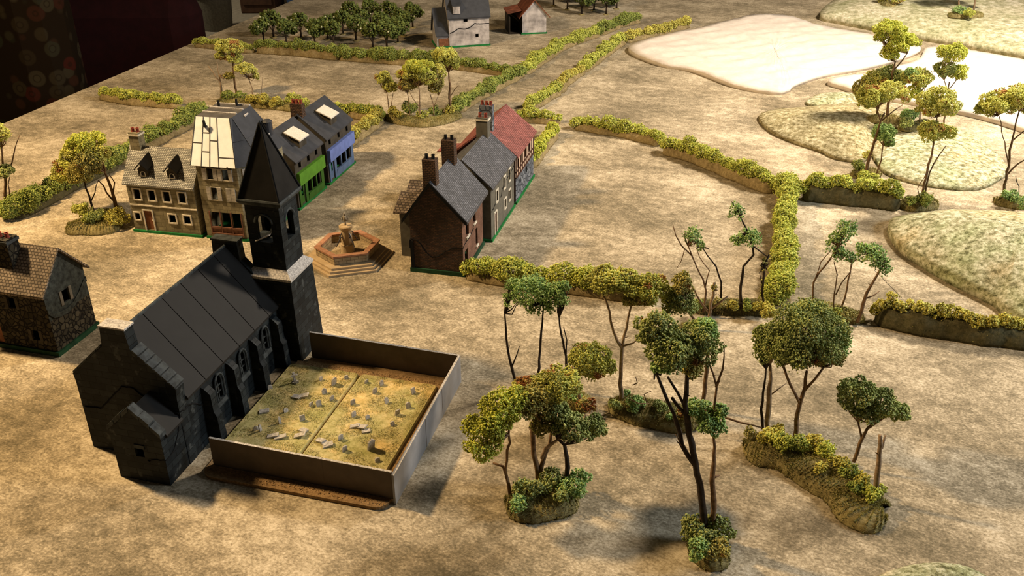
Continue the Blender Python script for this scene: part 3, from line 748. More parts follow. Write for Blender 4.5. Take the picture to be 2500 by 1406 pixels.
# ---- corner house with mansard roof
def house_m():
    o = at(507, 580); r = empty('model_house', o, math.radians(-12), 'tall corner model house with white-painted mansard roof and pale shutters', 'model house', 'model houses')
    he = 0.195; ring = [(0.001, 0), (0.107, 0), (0.146, 0.042), (0.146, 0.172), (0.001, 0.172)]
    MB().prism([(0.0, -0.004), (0.109, -0.004), (0.150, 0.040), (0.150, 0.174), (0.0, 0.174)], 0, 0.006).build('painted_base', 'green_edge', r)
    mb = MB(); SS = []
    for i, (p, q) in enumerate(zip(ring, ring[1:] + ring[:1])):
        L = math.dist(p, q); dd = ((q[0] - p[0]) / L, (q[1] - p[1]) / L); S = Side(p, dd, (dd[1], -dd[0])); SS.append((S, L))
    up = [(0.026, 0.042, 0.158, 0.186), (0.066, 0.082, 0.158, 0.186)]; mid = [(0.030, 0.046, 0.105, 0.137), (0.074, 0.090, 0.105, 0.137)]
    shop = [(0.018, 0.042, 0.032, 0.072), (0.046, 0.070, 0.032, 0.072), (0.074, 0.098, 0.032, 0.072)]
    panel(mb, SS[0][0], SS[0][1], 0.006, he, up + mid[:1] + shop)
    ch_ = [(0.022, 0.038, 0.158, 0.186), (0.022, 0.038, 0.105, 0.137)]
    panel(mb, SS[1][0], SS[1][1], 0.006, he, ch_)
    rt = [(a, a + 0.016, z, z + 0.028) for a in (0.02, 0.056, 0.092) for z in (0.105, 0.158)]
    panel(mb, SS[2][0], SS[2][1], 0.006, he, rt)
    panel(mb, SS[3][0], SS[3][1], 0.006, he, []); panel(mb, SS[4][0], SS[4][1], 0.006, he, [])
    mb.build('wall', 'stonewall', r)
    S = SS[0][0]
    for h in up + mid[:1]:
        frame(r, S, h, 0.0015, 0.001)
        shutter(r, S, h[0] - 0.011, h[0] - 0.0015, h[2] - 0.001, h[3] + 0.001); shutter(r, S, h[1] + 0.0015, h[1] + 0.011, h[2] - 0.001, h[3] + 0.001)
    h = mid[1]; shutter(r, S, h[0] - 0.004, h[0] + 0.0075, h[2] - 0.001, h[3] + 0.001); shutter(r, S, h[0] + 0.0082, h[1] + 0.004, h[2] - 0.001, h[3] + 0.001)
    S1 = SS[1][0]
    for h in ch_:
        shutter(r, S1, h[0] - 0.010, h[0] - 0.001, h[2] - 0.001, h[3] + 0.001); shutter(r, S1, h[1] + 0.001, h[1] + 0.010, h[2] - 0.001, h[3] + 0.001)
    f = MB()
    for h in shop:
        sbox(f, S, h[0] - 0.003, h[0], 0.016, 0.074, -0.001, 0.003); sbox(f, S, h[0], h[1], 0.030, 0.034, -0.001, 0.004)
        sbox(f, S, h[0], h[1], 0.018, 0.030, -0.0005, 0.001)
    sbox(f, S, shop[-1][1], shop[-1][1] + 0.003, 0.016, 0.074, -0.001, 0.003)
    sbox(f, S, shop[0][0] - 0.003, shop[-1][1] + 0.003, 0.012, 0.018, -0.001, 0.005)
    f.build('shopfront', 'woodframe', r, label='brown wooden shopfront')
    sk = [(-0.008, -0.007), (0.109, -0.007), (0.153, 0.040), (0.153, 0.176), (-0.004, 0.176)]
    tp = [(-0.004, 0.044), (0.084, 0.044), (0.086, 0.052), (0.088, 0.148), (-0.002, 0.148)]
    rf = MB(); z0, z1 = 0.193, 0.298; n = 5
    B = [(x, y, z0) for x, y in sk]; Tt = [(x, y, z1) for x, y in tp]
    for i in range(n):
        j = (i + 1) % n
        rf.poly([B[i], B[j], Tt[j], Tt[i]], 1 if i == 0 else 0)
    rf.poly(Tt, 2); rf.poly(B[::-1], 0)
    ro = rf.build('roof', ['slate_plain', 'white', 'seam'], r, label='mansard roof, white in front, dark slate elsewhere')
    # lead seams on the white face
    def F(u, v):
        a = np.array(B[0]) * (1 - u) + np.array(B[1]) * u; b = np.array(Tt[0]) * (1 - u) + np.array(Tt[1]) * u
        return a * (1 - v) + b * v
    sm = MB(); us = [0.0, 0.24, 0.43, 0.63, 1.0]
    for u in us: sm.tube([F(u if u < 1 else 1.0, 0), F(u, 1)], [0.0012, 0.0012], 5)
    sm.tube([F(0.83, 0), F(0.80, 0.02)], [0.001, 0.001], 5)
    for u0, u1, v in ((0.0, 0.24, 0.47), (0.24, 0.43, 0.30), (0.24, 0.43, 0.68), (0.43, 0.63, 0.53), (0.63, 1.0, 0.20)):
        sm.tube([F(u0, v), F(u1, v)], [0.0014, 0.0014], 5)
    sm.build('roof_seams', 'seam', ro)
    fl_ = MB()
    for y in (0.075, 0.110): fl_.box(-0.002, 0.086, y, y + 0.004, z1, z1 + 0.003)
    fl_.box(-0.002, 0.088, 0.143, 0.148, z1, z1 + 0.003); fl_.build('flat_roof_ridges', 'ledge', ro)
    hip = MB(); hip.tube([B[1], Tt[1]], [0.0012, 0.0012], 5); hip.tube([B[2], Tt[2]], [0.001, 0.001], 5)
    a = (np.array(B[1]) * 0.48 + np.array(Tt[1]) * 0.52); b = (np.array(B[2]) * 0.48 + np.array(Tt[2]) * 0.52); c = (np.array(B[3]) * 0.48 + np.array(Tt[3]) * 0.52)
    hip.tube([a, b, c], [0.001, 0.001, 0.001], 5); hip.build('hip_rolls', 'slate_plain', ro)
    for (p, q, u, v, s_) in ((2, 3, 0.55, 0.9, 0.010), (2, 3, 0.72, 0.35, 0.012)):
        pats = MB()
        P0 = (np.array(B[p]) * (1 - u) + np.array(B[q]) * u) * (1 - v) + (np.array(Tt[p]) * (1 - u) + np.array(Tt[q]) * u) * v
        pats.tube([P0 + np.array([0.001, -s_, 0]), P0 + np.array([0.001, s_, 0.001])], [0.003, 0.002], 6)
        pats.build('lead_patch', 'ledge', ro, label='pale patch on the slate')
    for x, y in ((0.016, 0.125), (0.056, 0.140)):
        MB().tube([(x, y, z1), (x, y, z1 + 0.016)], [0.0032, 0.0028], 8).build('vent_pipe', 'potblack', ro)
    p = F(0.30, 0.80); mbp = MB(); mbp.tube([p + np.array([0, 0.004, 0]), p + np.array([0.004, -0.007, 0.004]), p + np.array([0.002, -0.006, 0.018])], [0.0045, 0.0040, 0.0030], 8)
    mbp.build('bent_flue', 'potblack', ro, label='bent black flue on the white roof face')
    # round cap between the slopes
    q = (0.125, 0.150); n = 14
    rg = lambda rr, z: [(q[0] + rr * math.cos(k * 2 * PI / n), q[1] + rr * math.sin(k * 2 * PI / n), z) for k in range(n)]
    MB().loft([rg(0.011, 0.225), rg(0.011, 0.258), rg(0.013, 0.259), rg(0.009, 0.263), rg(0.003, 0.265)]).build('round_dormer', 'slate_plain', ro)
house_m()

# ---- two shops facing the street
def shop(pxo, w_, label, fas, frm, edge, yaw=75.0, d=0.150, name='model_shop'):
    o = at(*pxo); he, hr = 0.135, 0.196
    r = empty('model_house', o, math.radians(yaw), label, 'model house', 'model houses')
    plinth(r, w_, d, edge)
    up = [(0.022, 0.036, 0.108, 0.130), (w_ / 2 - 0.007, w_ / 2 + 0.007, 0.108, 0.130), (w_ - 0.038, w_ - 0.024, 0.108, 0.130)]
    dr = (0.018, 0.038, 0.010, 0.064); n3 = [(0.056 + k * (w_ - 0.076) / 3, 0.056 + (k + 1) * (w_ - 0.076) / 3 - 0.006, 0.026, 0.064) for k in range(3)]
    S = shell(r, w_, d, he, hr, dict(f='shopwall', r='shopwall', b='shopwall', l='shopwall'), {'f': up + [dr] + n3})
    F_ = MB(); s = S['f']
    sbox(F_, s, 0.004, w_ - 0.004, 0.066, 0.100, 0.0, 0.010); F_.build('fascia', fas, r)
    G_ = MB(); sbox(G_, s, 0.006, 0.016, 0.006, 0.066, 0.0, 0.003); sbox(G_, s, 0.040, 0.054, 0.006, 0.066, 0, 0.003)
    sbox(G_, s, 0.054, w_ - 0.008, 0.006, 0.024, 0.0, 0.004); sbox(G_, s, w_ - 0.022, w_ - 0.006, 0.006, 0.066, 0, 0.003)
    for h in n3[:-1]: sbox(G_, s, h[1], h[1] + 0.006, 0.024, 0.066, -0.001, 0.003)
    sbox(G_, s, 0.054, w_ - 0.02, 0.0235, 0.027, 0, 0.006)
    G_.build('shopfront', frm, r)
    D_ = MB(); sbox(D_, s, dr[0], dr[1], dr[2], 0.030, -0.003, -0.001); sbox(D_, s, dr[0], dr[0] + 0.004, 0.03, dr[3], -0.003, -0.001); sbox(D_, s, dr[1] - 0.004, dr[1], 0.03, dr[3], -0.003, -0.001)
    D_.build('door', frm, r)
    mb = MB(); roof_slabs(mb, w_, d, he, hr, 0.007, 0.003); mb.build('roof', 'slate_plain', r)
    # dormer with a speckled white roof
    a = w_ * 0.52; y0 = 0.012; k = (hr - he) / (d / 2); zf = he + 0.004 + y0 * k
    dm = MB(); dm.hexa([(a - 0.020, y0, zf), (a + 0.020, y0, zf), (a - 0.020, y0 + 0.004, zf), (a + 0.020, y0 + 0.004, zf), (a - 0.020, y0, zf + 0.022), (a + 0.020, y0, zf + 0.022), (a - 0.020, 0.058, zf + 0.040), (a + 0.020, 0.058, zf + 0.040)])
    dd = dm.build('dormer', 'shopwall', r)
    q = MB(); q.hexa([(x, y, z + e) for e in (0, 0.003) for y, z in ((y0 - 0.006, zf + 0.021), (0.050, zf + 0.040)) for x in (a - 0.027, a + 0.027)])
    q.build('dormer_roof', 'whitestone', dd, label='pale speckled dormer roof')
    chimney(r, w_ * 0.02 if name else 0, d / 2 - 0.014, 0.020, 0.034, hr - 0.03, hr + 0.030, 'chimbrick', None, (3, 'potred'), 'y')
    return r
shop((731.5, 512.9), 0.157, 'model shop with bright green fascia and pale dormer roof', 'greenshop', 'greenshop_dark', 'green_edge', 74.3)
shop((804.3, 451.4), 0.178, 'model shop with violet blue fascia at the far end of its row', 'blueshop', 'blueframe', 'green_edge', 75.4)

# ---- right-hand row: brick, grey rendered, red roofed half-timbered
def house_brick():
    o = at(1007.3, 661.3); w_, d, he, hr = 0.123, 0.172, 0.148, 0.222
    r = empty('model_house', o, math.radians(-13.5), 'dark red brick model house with gable end facing the fountain and two brick chimneys', 'model house', 'model houses')
    MB().box(-0.004, w_ + 0.004, -0.004, d, 0, 0.010).build('painted_base', 'dark_green', r)
    rh = [(0.030, 0.052, 0.084, 0.128), (0.092, 0.112, 0.090, 0.134), (0.108, 0.124, 0.026, 0.070), (0.014, 0.040, 0.010, 0.055)]
    S = shell(r, w_, d, he, hr, dict(f='brick', r='brick_lit', b='brick', l='brick'), {'r': rh}, 'v', rc=0.053, z0=0.010)
    for h in rh[:3]:
        f = MB(); sbox(f, S['r'], h[0] - 0.002, h[1] + 0.002, h[2] - 0.004, h[2], 0, 0.003); f.build('window_sill', 'cream', r)
    mb = MB(); roof_slabs(mb, w_, d, he, hr, 0.014, 0.006, 0.006, 'v', rc=0.053); mb.build('roof', 'slate', r)
    b = MB()
    for x0, x1, ov in ((-0.016, 0.053, 0.016), (w_ + 0.012, 0.053, 0.012)):
        k = (hr - he) / abs((0 if x0 < 0 else w_) - x1); z0 = he - ov * k
        b.hexa([(x, y, z + e) for e in (-0.004, 0.006) for y in (-0.010, -0.006) for x, z in ((x0, z0), (x1, hr))])
    b.build('barge_board', 'black', r)
    crack(r, S['f'], [(0.0, 0.085), (0.02, 0.078), (0.035, 0.052), (0.05, 0.040), (0.065, 0.045), (0.08, 0.058), (0.1, 0.07), (w_, 0.072)])
    crack(r, S['r'], [(0, 0.072), (0.02, 0.076), (0.05, 0.074), (0.09, 0.08)])
    q = MB(); q.box(-0.001, 0.006, -0.003, 0.0, 0.010, 0.078); q.box(-0.003, 0.0, -0.003, 0.01, 0.06, 0.080); q.build('drainpipe', 'black', r)
    chimney(r, 0.036, 0.002, 0.030, 0.022, 0.19, 0.274, 'chimbrick', None, (2, 'potblack'))
    chimney(r, 0.038, d - 0.036, 0.030, 0.024, 0.19, 0.272, 'chimbrick', None, (2, 'potblack'))
    # lean-to with tiled roof behind
    e = MB(); e.box(-0.050, 0.0, 0.070, 0.118, 0.0, 0.118); ex = e.build('rear_extension', 'render', r)
    rr = MB(); rr.hexa([(x, y, z + t) for t in (0, 0.004) for y, z in ((0.062, 0.112), (0.124, 0.140)) for x in (-0.062, 0.006)]); rr.build('extension_roof', 'browntile', ex)
    e = MB(); e.box(-0.046, 0.0, 0.130, 0.172, 0.0, 0.128); ex = e.build('rear_extension', 'render', r)
    rr = MB(); rr.hexa([(x, y, z + t) for t in (0, 0.004) for y, z in ((0.124, 0.122), (0.174, 0.150)) for x in (-0.056, 0.006)]); rr.build('extension_roof', 'browntile', ex)
house_brick()
def house_grey():
    o = at(1200, 590); w_, d, he, hr = 0.222, 0.140, 0.141, 0.203
    r = empty('model_house', o, math.radians(75.3), 'grey rendered model house with cream window surrounds and long slate roof', 'model house', 'model houses')
    plinth(r, w_, d, 'green_edge')
    up = [(0.046, 0.062, 0.086, 0.114), (0.118, 0.134, 0.092, 0.122), (0.166, 0.182, 0.094, 0.124)]
    low = [(0.122, 0.138, 0.036, 0.060), (0.168, 0.184, 0.040, 0.066)]; door = (0.030, 0.048, 0.008, 0.062)
    S = shell(r, w_, d, he, hr, dict(f='render', r='render', b='render', l='render'), {'f': up + low + [door]})
    for h in up + low: frame(r, S['f'], h)
    frame(r, S['f'], door, name='door_frame', sill=False)
    mb = MB(); sbox(mb, S['f'], door[0], door[1], door[2], door[3], -0.004, -0.002); mb.build('door', 'pinkdoor', r)
    crack(r, S['f'], [(0.088, 0.082), (0.096, 0.086), (0.104, 0.098), (0.13, 0.104), (0.15, 0.108), (0.19, 0.112), (w_, 0.116)])
    crack(r, S['f'], [(0.004, 0.078), (0.018, 0.080), (0.030, 0.083), (0.040, 0.084)])
    mb = MB(); roof_slabs(mb, w_, d, he, hr, 0.006, 0.002, 0.005); mb.build('roof', 'slate', r)
    chimney(r, w_ - 0.040, d / 2 - 0.012, 0.024, 0.030, 0.19, 0.250, 'render', 'cream', (2, 'potred'), 'y')
house_grey()
def house_red():
    o = at(1259.3, 498); w_, d, he, hr = 0.202, 0.160, 0.137, 0.201
    r = empty('model_house', o, math.radians(75.3), 'half-timbered model house with red tiled roof and blue grey stone ground floor', 'model house', 'model houses')
    plinth(r, w_, d, 'green_edge')
    low = [(0.040, 0.056, 0.040, 0.056), (0.110, 0.126, 0.044, 0.062)]
    up = [(a, a + 0.016, 0.094, 0.124) for a in (0.018, 0.050, 0.096, 0.142)]
    S = sides(w_, d); mb = MB()
    panel(mb, S['f'], w_, 0.006, 0.072, low, m=0); panel(mb, S['f'], w_, 0.072, he, up, m=1)
    for k, W in (('r', d), ('l', d)): panel(mb, S[k], W, 0.006, he, [], m=0 if k == 'r' else 2)
    panel(mb, S['b'], w_, 0.006, he, [], m=0)
    mb.poly([(w_, 0, he), (w_, d, he), (w_, d / 2, hr)], 0); mb.poly([(0, d, he), (0, 0, he), (0, d / 2, hr)], 2)
    mb.build('wall', ['bluestone', 'timberpanel', 'timber'], r)
    t = MB(); s = S['f']
    for z in (0.072, 0.088, 0.128): sbox(t, s, 0, w_, z, z + 0.003, -0.001, 0.0025)
    for k in range(10): a = 0.004 + k * (w_ - 0.010) / 9; sbox(t, s, a, a + 0.0028, 0.072, he, -0.001, 0.002)
    t.build('timber_framing', 'timber', r)
    mb = MB(); roof_slabs(mb, w_, d, he, hr, 0.008, 0.006, 0.005); mb.build('roof', 'redtile', r, label='red tiled roof')
    chimney(r, 0.006, d / 2 - 0.016, 0.020, 0.034, 0.19, 0.262, 'bluestone', None, (3, 'potred'), 'y')
    e = MB(); e.box(0.02, 0.062, d, d + 0.050, 0, 0.118); ex = e.build('rear_extension', 'render', r)
    rr = MB(); rr.hexa([(x, y, z + q) for q in (0, 0.004) for y, z in ((d - 0.004, 0.130), (d + 0.060, 0.122)) for x in (0.012, 0.070)]); rr.build('extension_roof', 'redtile', ex)
house_red()

# ---- stone cottage at the left edge
def cottage():
    c0 = at(145, 868.8); a = math.radians(-15.5); w_, d, he, hr = 0.200, 0.118, 0.143, 0.206
    o = c0[:2] - w_ * np.array([math.cos(a), math.sin(a)])
    r = empty('model_cottage', (o[0], o[1], 0), a, 'dark rubble stone model cottage with pale tiled roof at the left edge', 'model house', 'model houses')
    plinth(r, w_, d, 'dark_green', 0.004, 0.010)
    fh = [(0.148, 0.166, 0.030, 0.052), (0.112, 0.130, 0.098, 0.120)]; door = (0.050, 0.076, 0.012, 0.068)
    rh = [(0.046, 0.066, 0.094, 0.120)]
    S = sides(w_, d); mb = MB()
    panel(mb, S['f'], w_, 0.010, he, fh + [door], m=0); panel(mb, S['r'], d, 0.010, 0.078, [], m=0); panel(mb, S['r'], d, 0.078, he, rh, m=1)
    panel(mb, S['b'], w_, 0.010, he, [], m=0); panel(mb, S['l'], d, 0.010, he, [], m=0)
    mb.poly([(w_, 0, he), (w_, d, he), (w_, d / 2, hr)], 1); mb.poly([(0, d, he), (0, 0, he), (0, d / 2, hr)], 1)
    mb.build('wall', ['rubble', 'cottage_plaster'], r)
    # plaster edge running raggedly above the rubble
    pl = MB(); pts = [(0, 0.094), (0.012, 0.080), (0.03, 0.074), (0.05, 0.072), (0.07, 0.076), (0.09, 0.088), (0.11, 0.104), (d, 0.108)]
    for (a0, z0), (a1, z1) in zip(pts[:-1], pts[1:]):
        pl.hexa([S['r'](aa, zz, oo) for zz_ in (0, 1) for oo in (0.0022, -0.001) for aa, zz in (((a0, z0 + 0.010 * zz_), (a1, z1 + 0.010 * zz_)))])
    pl.build('plaster_edge', 'cottage_plaster', r)
    mb = MB(); sbox(mb, S['f'], *door, -0.004, -0.001); mb.build('door', 'door', r)
    for s, hs in (('f', fh), ('r', rh)):
        for h in hs:
            q = MB(); sbox(q, S[s], h[0] - 0.007, h[0], h[2] - 0.002, h[3] + 0.002, -0.001, 0.0015); sbox(q, S[s], h[1], h[1] + 0.007, h[2] - 0.002, h[3] + 0.002, -0.001, 0.0015)
            q.build('window_jamb', 'shopwall' if s == 'f' else 'jamb', r)
    mb = MB(); roof_slabs(mb, w_, d, he, hr, 0.010, 0.008, 0.005); mb.build('roof', 'stonetile', r, label='pale brown tiled roof')
    chimney(r, 0.092, 0.022, 0.034, 0.030, 0.15, 0.232, 'rubble', 'church_plain', (2, 'potred'), 'x', 0.006)
cottage()

# ---- whitewashed house and shed in the background
def house_white():
    o = at(1098, 117); r = empty('model_house', o, math.radians(13.4), 'whitewashed model house with steep dark roof and wandering crack beyond the orchard hedge', 'model house', 'model houses')
    w_, d, he, hr = 0.172, 0.13, 0.128, 0.235
    MB().box(-0.056, w_ + 0.004, -0.004, d, 0, 0.007).build('painted_base', 'green_edge', r)
    fh = [(0.062, 0.080, 0.104, 0.122), (0.112, 0.126, 0.038, 0.052)]
    S = shell(r, w_, d, he, hr, dict(f='whitewash', r='whitewash', b='whitewash', l='whitewash'), {'f': fh}, z0=0.007)
    crack(r, S['f'], [(0.004, 0.062), (0.02, 0.068), (0.04, 0.078), (0.07, 0.075), (0.09, 0.080), (0.11, 0.096), (0.13, 0.093), (w_, 0.093)], 0.0018)
    mb = MB(); roof_slabs(mb, w_, d, he, hr, 0.006, 0.006, 0.005); mb.build('roof', 'slate_plain', r)
    q = MB(); q.box(0.020, 0.050, -0.001, 0.03, 0.139, 0.172); dm = q.build('dormer', 'whitewash', r)
    q = MB(); q.hexa([(x, y, z + e) for e in (0, 0.003) for y, z in ((-0.004, 0.172), (0.055, 0.200)) for x in (0.015, 0.055)]); q.build('dormer_roof', 'slate_plain', dm)
    # lower wing on the left
    q = MB(); q.box(-0.052, 0.0, 0.006, d - 0.01, 0.007, 0.05); wg = q.build('side_wing', 'whitewash', r)
    q = MB(); q.hexa([(x, y, z + e) for e in (0, 0.004) for y, z in ((0.0, 0.048), (0.075, 0.150)) for x in (-0.058, 0.0)]); q.hexa([(x, y, z + e) for e in (0, 0.004) for y, z in ((d, 0.048), (0.075, 0.150)) for x in (-0.058, 0.0)])
    q.build('wing_roof', 'slate_plain', wg)
    q = MB(); q.box(-0.044, -0.004, 0.003, 0.006, 0.007, 0.040); q.build('door', 'door', wg)
    q = MB(); q.poly([(-0.052, 0.006, 0.05), (-0.052, 0.12, 0.05), (-0.052, 0.07, 0.140)]); q.build('wing_gable', 'whitewash', wg)
house_white()
def shed():
    o = at(1275, 84); r = empty('model_barn', o, math.radians(9), 'small pale stone model barn with red brown roof and dark side shed', 'model barn', 'model houses')
    w_, d, he, hr = 0.108, 0.16, 0.086, 0.146
    plinth(r, w_, d)
    shell(r, w_, d, he, hr, dict(f='whitewash', r='whitewash', b='whitewash', l='shedwood'), {}, 'v')
    mb = MB(); roof_slabs(mb, w_, d, he, hr, 0.016, 0.008, 0.005, 'v'); mb.build('roof', 'redbrownroof', r)
    q = MB(); q.box(-0.056, 0, 0.01, d - 0.02, 0, 0.004); q.box(-0.056, -0.052, 0.01, d - 0.02, 0.004, 0.075); q.box(-0.056, 0, d - 0.024, d - 0.02, 0.004, 0.08)
    q.build('lean_to', 'shedwood', r, label='open dark lean-to')
    q = MB(); q.hexa([(x, y, z + e) for e in (0, 0.004) for y in (0.02, d - 0.015) for x, z in ((-0.062, 0.086), (0.0, 0.098))]); q.build('lean_to_roof', 'redbrownroof', r)
shed()

# ============================================================ CHURCH
CHY = math.radians(-15.3); CHO = at(417.3, 1185.7)
def CH(u, v, z=0.0):
    return np.array([CHO[0] + math.cos(CHY) * u - math.sin(CHY) * v, CHO[1] + math.sin(CHY) * u + math.cos(CHY) * v, z])
def arch_ring(c, z, rw, zh, n=10):
    """pointed arch outline points (a, z) starting low left"""
    P = [(c - rw, z)]
    for k in range(n + 1):
        t = k / n; x = -rw * math.cos(PI * t); P.append((c + x, z + zh * (0.58 + 0.42 * math.sin(PI * t) ** 0.75)))
    P.append((c + rw, z)); return P
def church():
    r = empty('model_church', CHO, CHY, 'large black painted model church with tall pointed spire beside the walled graveyard', 'model church')
    U0, U1, V0, V1, HE, HR = -0.184, 0.0, 0.058, 0.408, 0.124, 0.232; UC = (U0 + U1) / 2
    mb = MB()
    nave = [(U0, V0), (U1, V0), (U1, V1), (U0, V1)]
    S = Side((U1, V0), (0, 1), (1, 0))
    wins = [(0.098, 0.122), (0.178, 0.202), (0.260, 0.284)]
    wh = [(a, b, 0.055, 0.100) for a, b in wins]
    panel(mb, S, V1 - V0, 0, HE, wh, 0.006)
    panel(mb, Side((U0, V1), (0, -1), (-1, 0)), V1 - V0, 0, HE, wh, 0.006)
    mb.poly([(U1, V1, 0), (U0, V1, 0), (U0, V1, HE), (U1, V1, HE)]); mb.poly([(U1, V1, HE), (U0, V1, HE), (UC, V1, HR)])
    mb.build('nave_wall', 'church', r)
    # near gable, standing proud of the roof, with stepped block on top
    g = [(U0 - 0.002, 0), (U1 + 0.001, 0), (U1 + 0.001, 0.132), (U1 + 0.003, 0.150), (UC + 0.026, 0.212), (UC + 0.022, 0.248), (UC - 0.022, 0.248), (UC - 0.026, 0.212), (U0 - 0.004, 0.150), (U0 - 0.002, 0.132)]
    mb = MB(); mb.loft([[(x, V0 - 0.002, z) for x, z in g], [(x, V0 + 0.020, z) for x, z in g]]); gb = mb.build('gable_wall', 'church', r)
    for sgn in (1, -1):
        cp = MB()
        for k in range(6):
            t0, t1 = k / 6 + 0.012, (k + 1) / 6 - 0.012
            xa, za, xb, zb = UC + sgn * 0.027, 0.2125, UC + sgn * (0.094), 0.151
            A = [(xa + (xb - xa) * t, za + (zb - za) * t) for t in (t0, t1)]
            cp.hexa([(x + sgn * e * 0.5, y, z + e) for e in (0, 0.0025) for y in (V0 - 0.003, V0 + 0.023) for x, z in A])
        cp.build('gable_coping', 'church_plain', gb)
    MB().box(UC - 0.024, UC + 0.024, V0 - 0.003, V0 + 0.022, 0.248, 0.251).build('gable_cap', 'ledge', gb, label='pale dry-brushed top')
    # far gable
    g2 = [(U0, 0.12), (U1, 0.12), (U1 + 0.002, 0.140), (UC + 0.028, 0.206), (UC + 0.026, 0.244), (UC - 0.026, 0.244), (UC - 0.028, 0.206), (U0 - 0.002, 0.140)]
    mb = MB(); mb.loft([[(x, V1 - 0.016, z) for x, z in g2], [(x, V1 + 0.004, z) for x, z in g2]]); g2o = mb.build('far_gable', 'church', r)
    MB().box(UC - 0.028, UC + 0.028, V1 - 0.017, V1 + 0.005, 0.244, 0.247).build('gable_cap', 'church_plain', g2o)
    # roof of flat sheets with dark joints
    def RF(t, v, e=0.0, s=1):    # t 0 ridge .. 1 eave
        ue = U1 + 0.006 if s > 0 else U0 - 0.006
        return (UC + (ue - UC) * t, v, HR + (0.117 - HR) * t + e)
    mb = MB(); vs = np.linspace(V0 + 0.018, V1 - 0.002, 7)
    for s_ in (1, -1):
        for a, b in zip(vs[:-1], vs[1:]):
            g_ = 0.0008
            P = [RF(0, a + g_, 0, s_), RF(1, a + g_, 0, s_), RF(0, b - g_, 0, s_), RF(1, b - g_, 0, s_)]
            mb.hexa([(x, y, z + e) for e in (0, 0.004) for x, y, z in P])
    ro = mb.build('roof', 'church_roof', r)
    mb = MB()
    for s_ in (1, -1):
        P = [RF(0.02, V0 + 0.018, 0, s_), RF(0.99, V0 + 0.018, 0, s_), RF(0.02, V1, 0, s_), RF(0.99, V1, 0, s_)]
        mb.hexa([(x, y, z + e) for e in (-0.002, 0.001) for x, y, z in P])
    mb.build('roof_joints', 'black', ro)
    mb = MB(); mb.tube([RF(0, V0 + 0.02, 0.003), RF(0, V1 - 0.01, 0.003)], [0.003, 0.003], 6); mb.build('ridge_roll', 'church_plain', ro)
    # windows: tracery and hood moulds
    for side_, us in ((1, U1), (-1, U0)):
        SS = S if side_ > 0 else Side((U0, V1), (0, -1), (-1, 0))
        for a, b in wins:
            c = (a + b) / 2; fr_ = MB(); pts = arch_ring(c, 0.058, 0.013, 0.050)
            for rr, oo in ((1.0, 0.004), (0.80, 0.0015)):
                Q = [SS(c + (x - c) * rr, 0.058 + (z - 0.058) * (0.90 + 0.1 * rr), oo) for x, z in pts]
                fr_.tube(Q, [0.0019] * len(Q), 6)
            wf = fr_.build('window_arch', 'church_plain', r)
            t = MB()
            for zz in (0.070, 0.082): sbox(t, SS, a, b, zz, zz + 0.0018, -0.002, 0.0)
            sbox(t, SS, c - 0.001, c + 0.001, 0.055, 0.100, -0.002, 0.0); t.build('tracery', 'church_plain', wf)
            t = MB(); t.hexa([SS(x, z, o_) for z, oo in ((0.048, 0.006), (0.056, 0.004)) for o_ in (oo, -0.004) for x in (c - 0.015, c + 0.015)]); t.build('window_sill', 'church_plain', wf)
    # buttresses
    for vv in (0.128, 0.206, 0.287, 0.366):
        for s_ in (1, -1):
            ub = U1 if s_ > 0 else U0
            bt = MB()
            def row(z, o1, hw): return [(ub - s_ * 0.003, vv - hw, z), (ub + s_ * o1, vv - hw, z), (ub + s_ * o1, vv + hw, z), (ub - s_ * 0.003, vv + hw, z)]
            bt.loft([row(0, 0.024, 0.0085), row(0.055, 0.022, 0.008), row(0.064, 0.0175, 0.008), row(0.098, 0.0165, 0.0078), row(0.108, 0.006, 0.0075), row(0.111, 0.0, 0.0075)])
            bt.build('buttress', 'church', r)
    # porch
    P0, P1 = -0.093, 0.0; PC = (P0 + P1) / 2; pe, pr_ = 0.094, 0.140
    mb = MB(); Sf = Side((P0, 0.0), (1, 0), (0, -1)); panel(mb, Sf, P1 - P0, 0, pe, [(0.040, 0.056, 0.050, 0.066)], 0.005)
    mb.poly([(P0, 0, pe), (P1, 0, pe), (PC, 0, pr_)])
    mb.poly([(P1, 0, 0), (P1, V0, 0), (P1, V0, pe), (P1, 0, pe)]); mb.poly([(P0, V0, 0), (P0, 0, 0), (P0, 0, pe), (P0, V0, pe)])
    po = mb.build('porch', 'church', r)
    mb = MB()
    for s_, xe in ((1, P1 + 0.004), (-1, P0 - 0.004)):
        zz = pe - 0.004
        mb.hexa([(x, y, z + e) for e in (0, 0.004) for y in (0.012, V0) for x, z in ((PC, pr_ - 0.004), (xe, zz - 0.002))])
    mb.build('porch_roof', 'church_roof', po)
    for sgn in (1, -1):
        cp = MB()
        for k in range(3):
            t0, t1 = k / 3 + 0.015, (k + 1) / 3 - 0.015
            A = [(PC + sgn * 0.049 * t, pr_ + 0.003 + (pe + 0.004 - pr_ - 0.003) * t) for t in (t0, t1)]
            cp.hexa([(x, y, z + e) for e in (-0.004, 0.004 + 0.002 * (k == 1)) for y in (-0.002, 0.014) for x, z in A])
        cp.build('porch_coping', 'church_plain', po)
    MB().box(-0.052, -0.033, -0.0015, 0.0, 0.067, 0.074).build('window_lintel', 'church_plain', po)
    crack(r, Side((U0, V0 - 0.002), (1, 0), (0, -1)), [(0.0, 0.085), (0.035, 0.088), (0.06, 0.112), (0.085, 0.138), (0.105, 0.140), (0.125, 0.125), (0.16, 0.108), (0.184, 0.104)], 0.0013)
    crack(r, S, [(0.0, 0.104), (0.02, 0.104), (0.04, 0.094), (0.055, 0.082), (0.085, 0.070), (0.098, 0.070)], 0.0015)
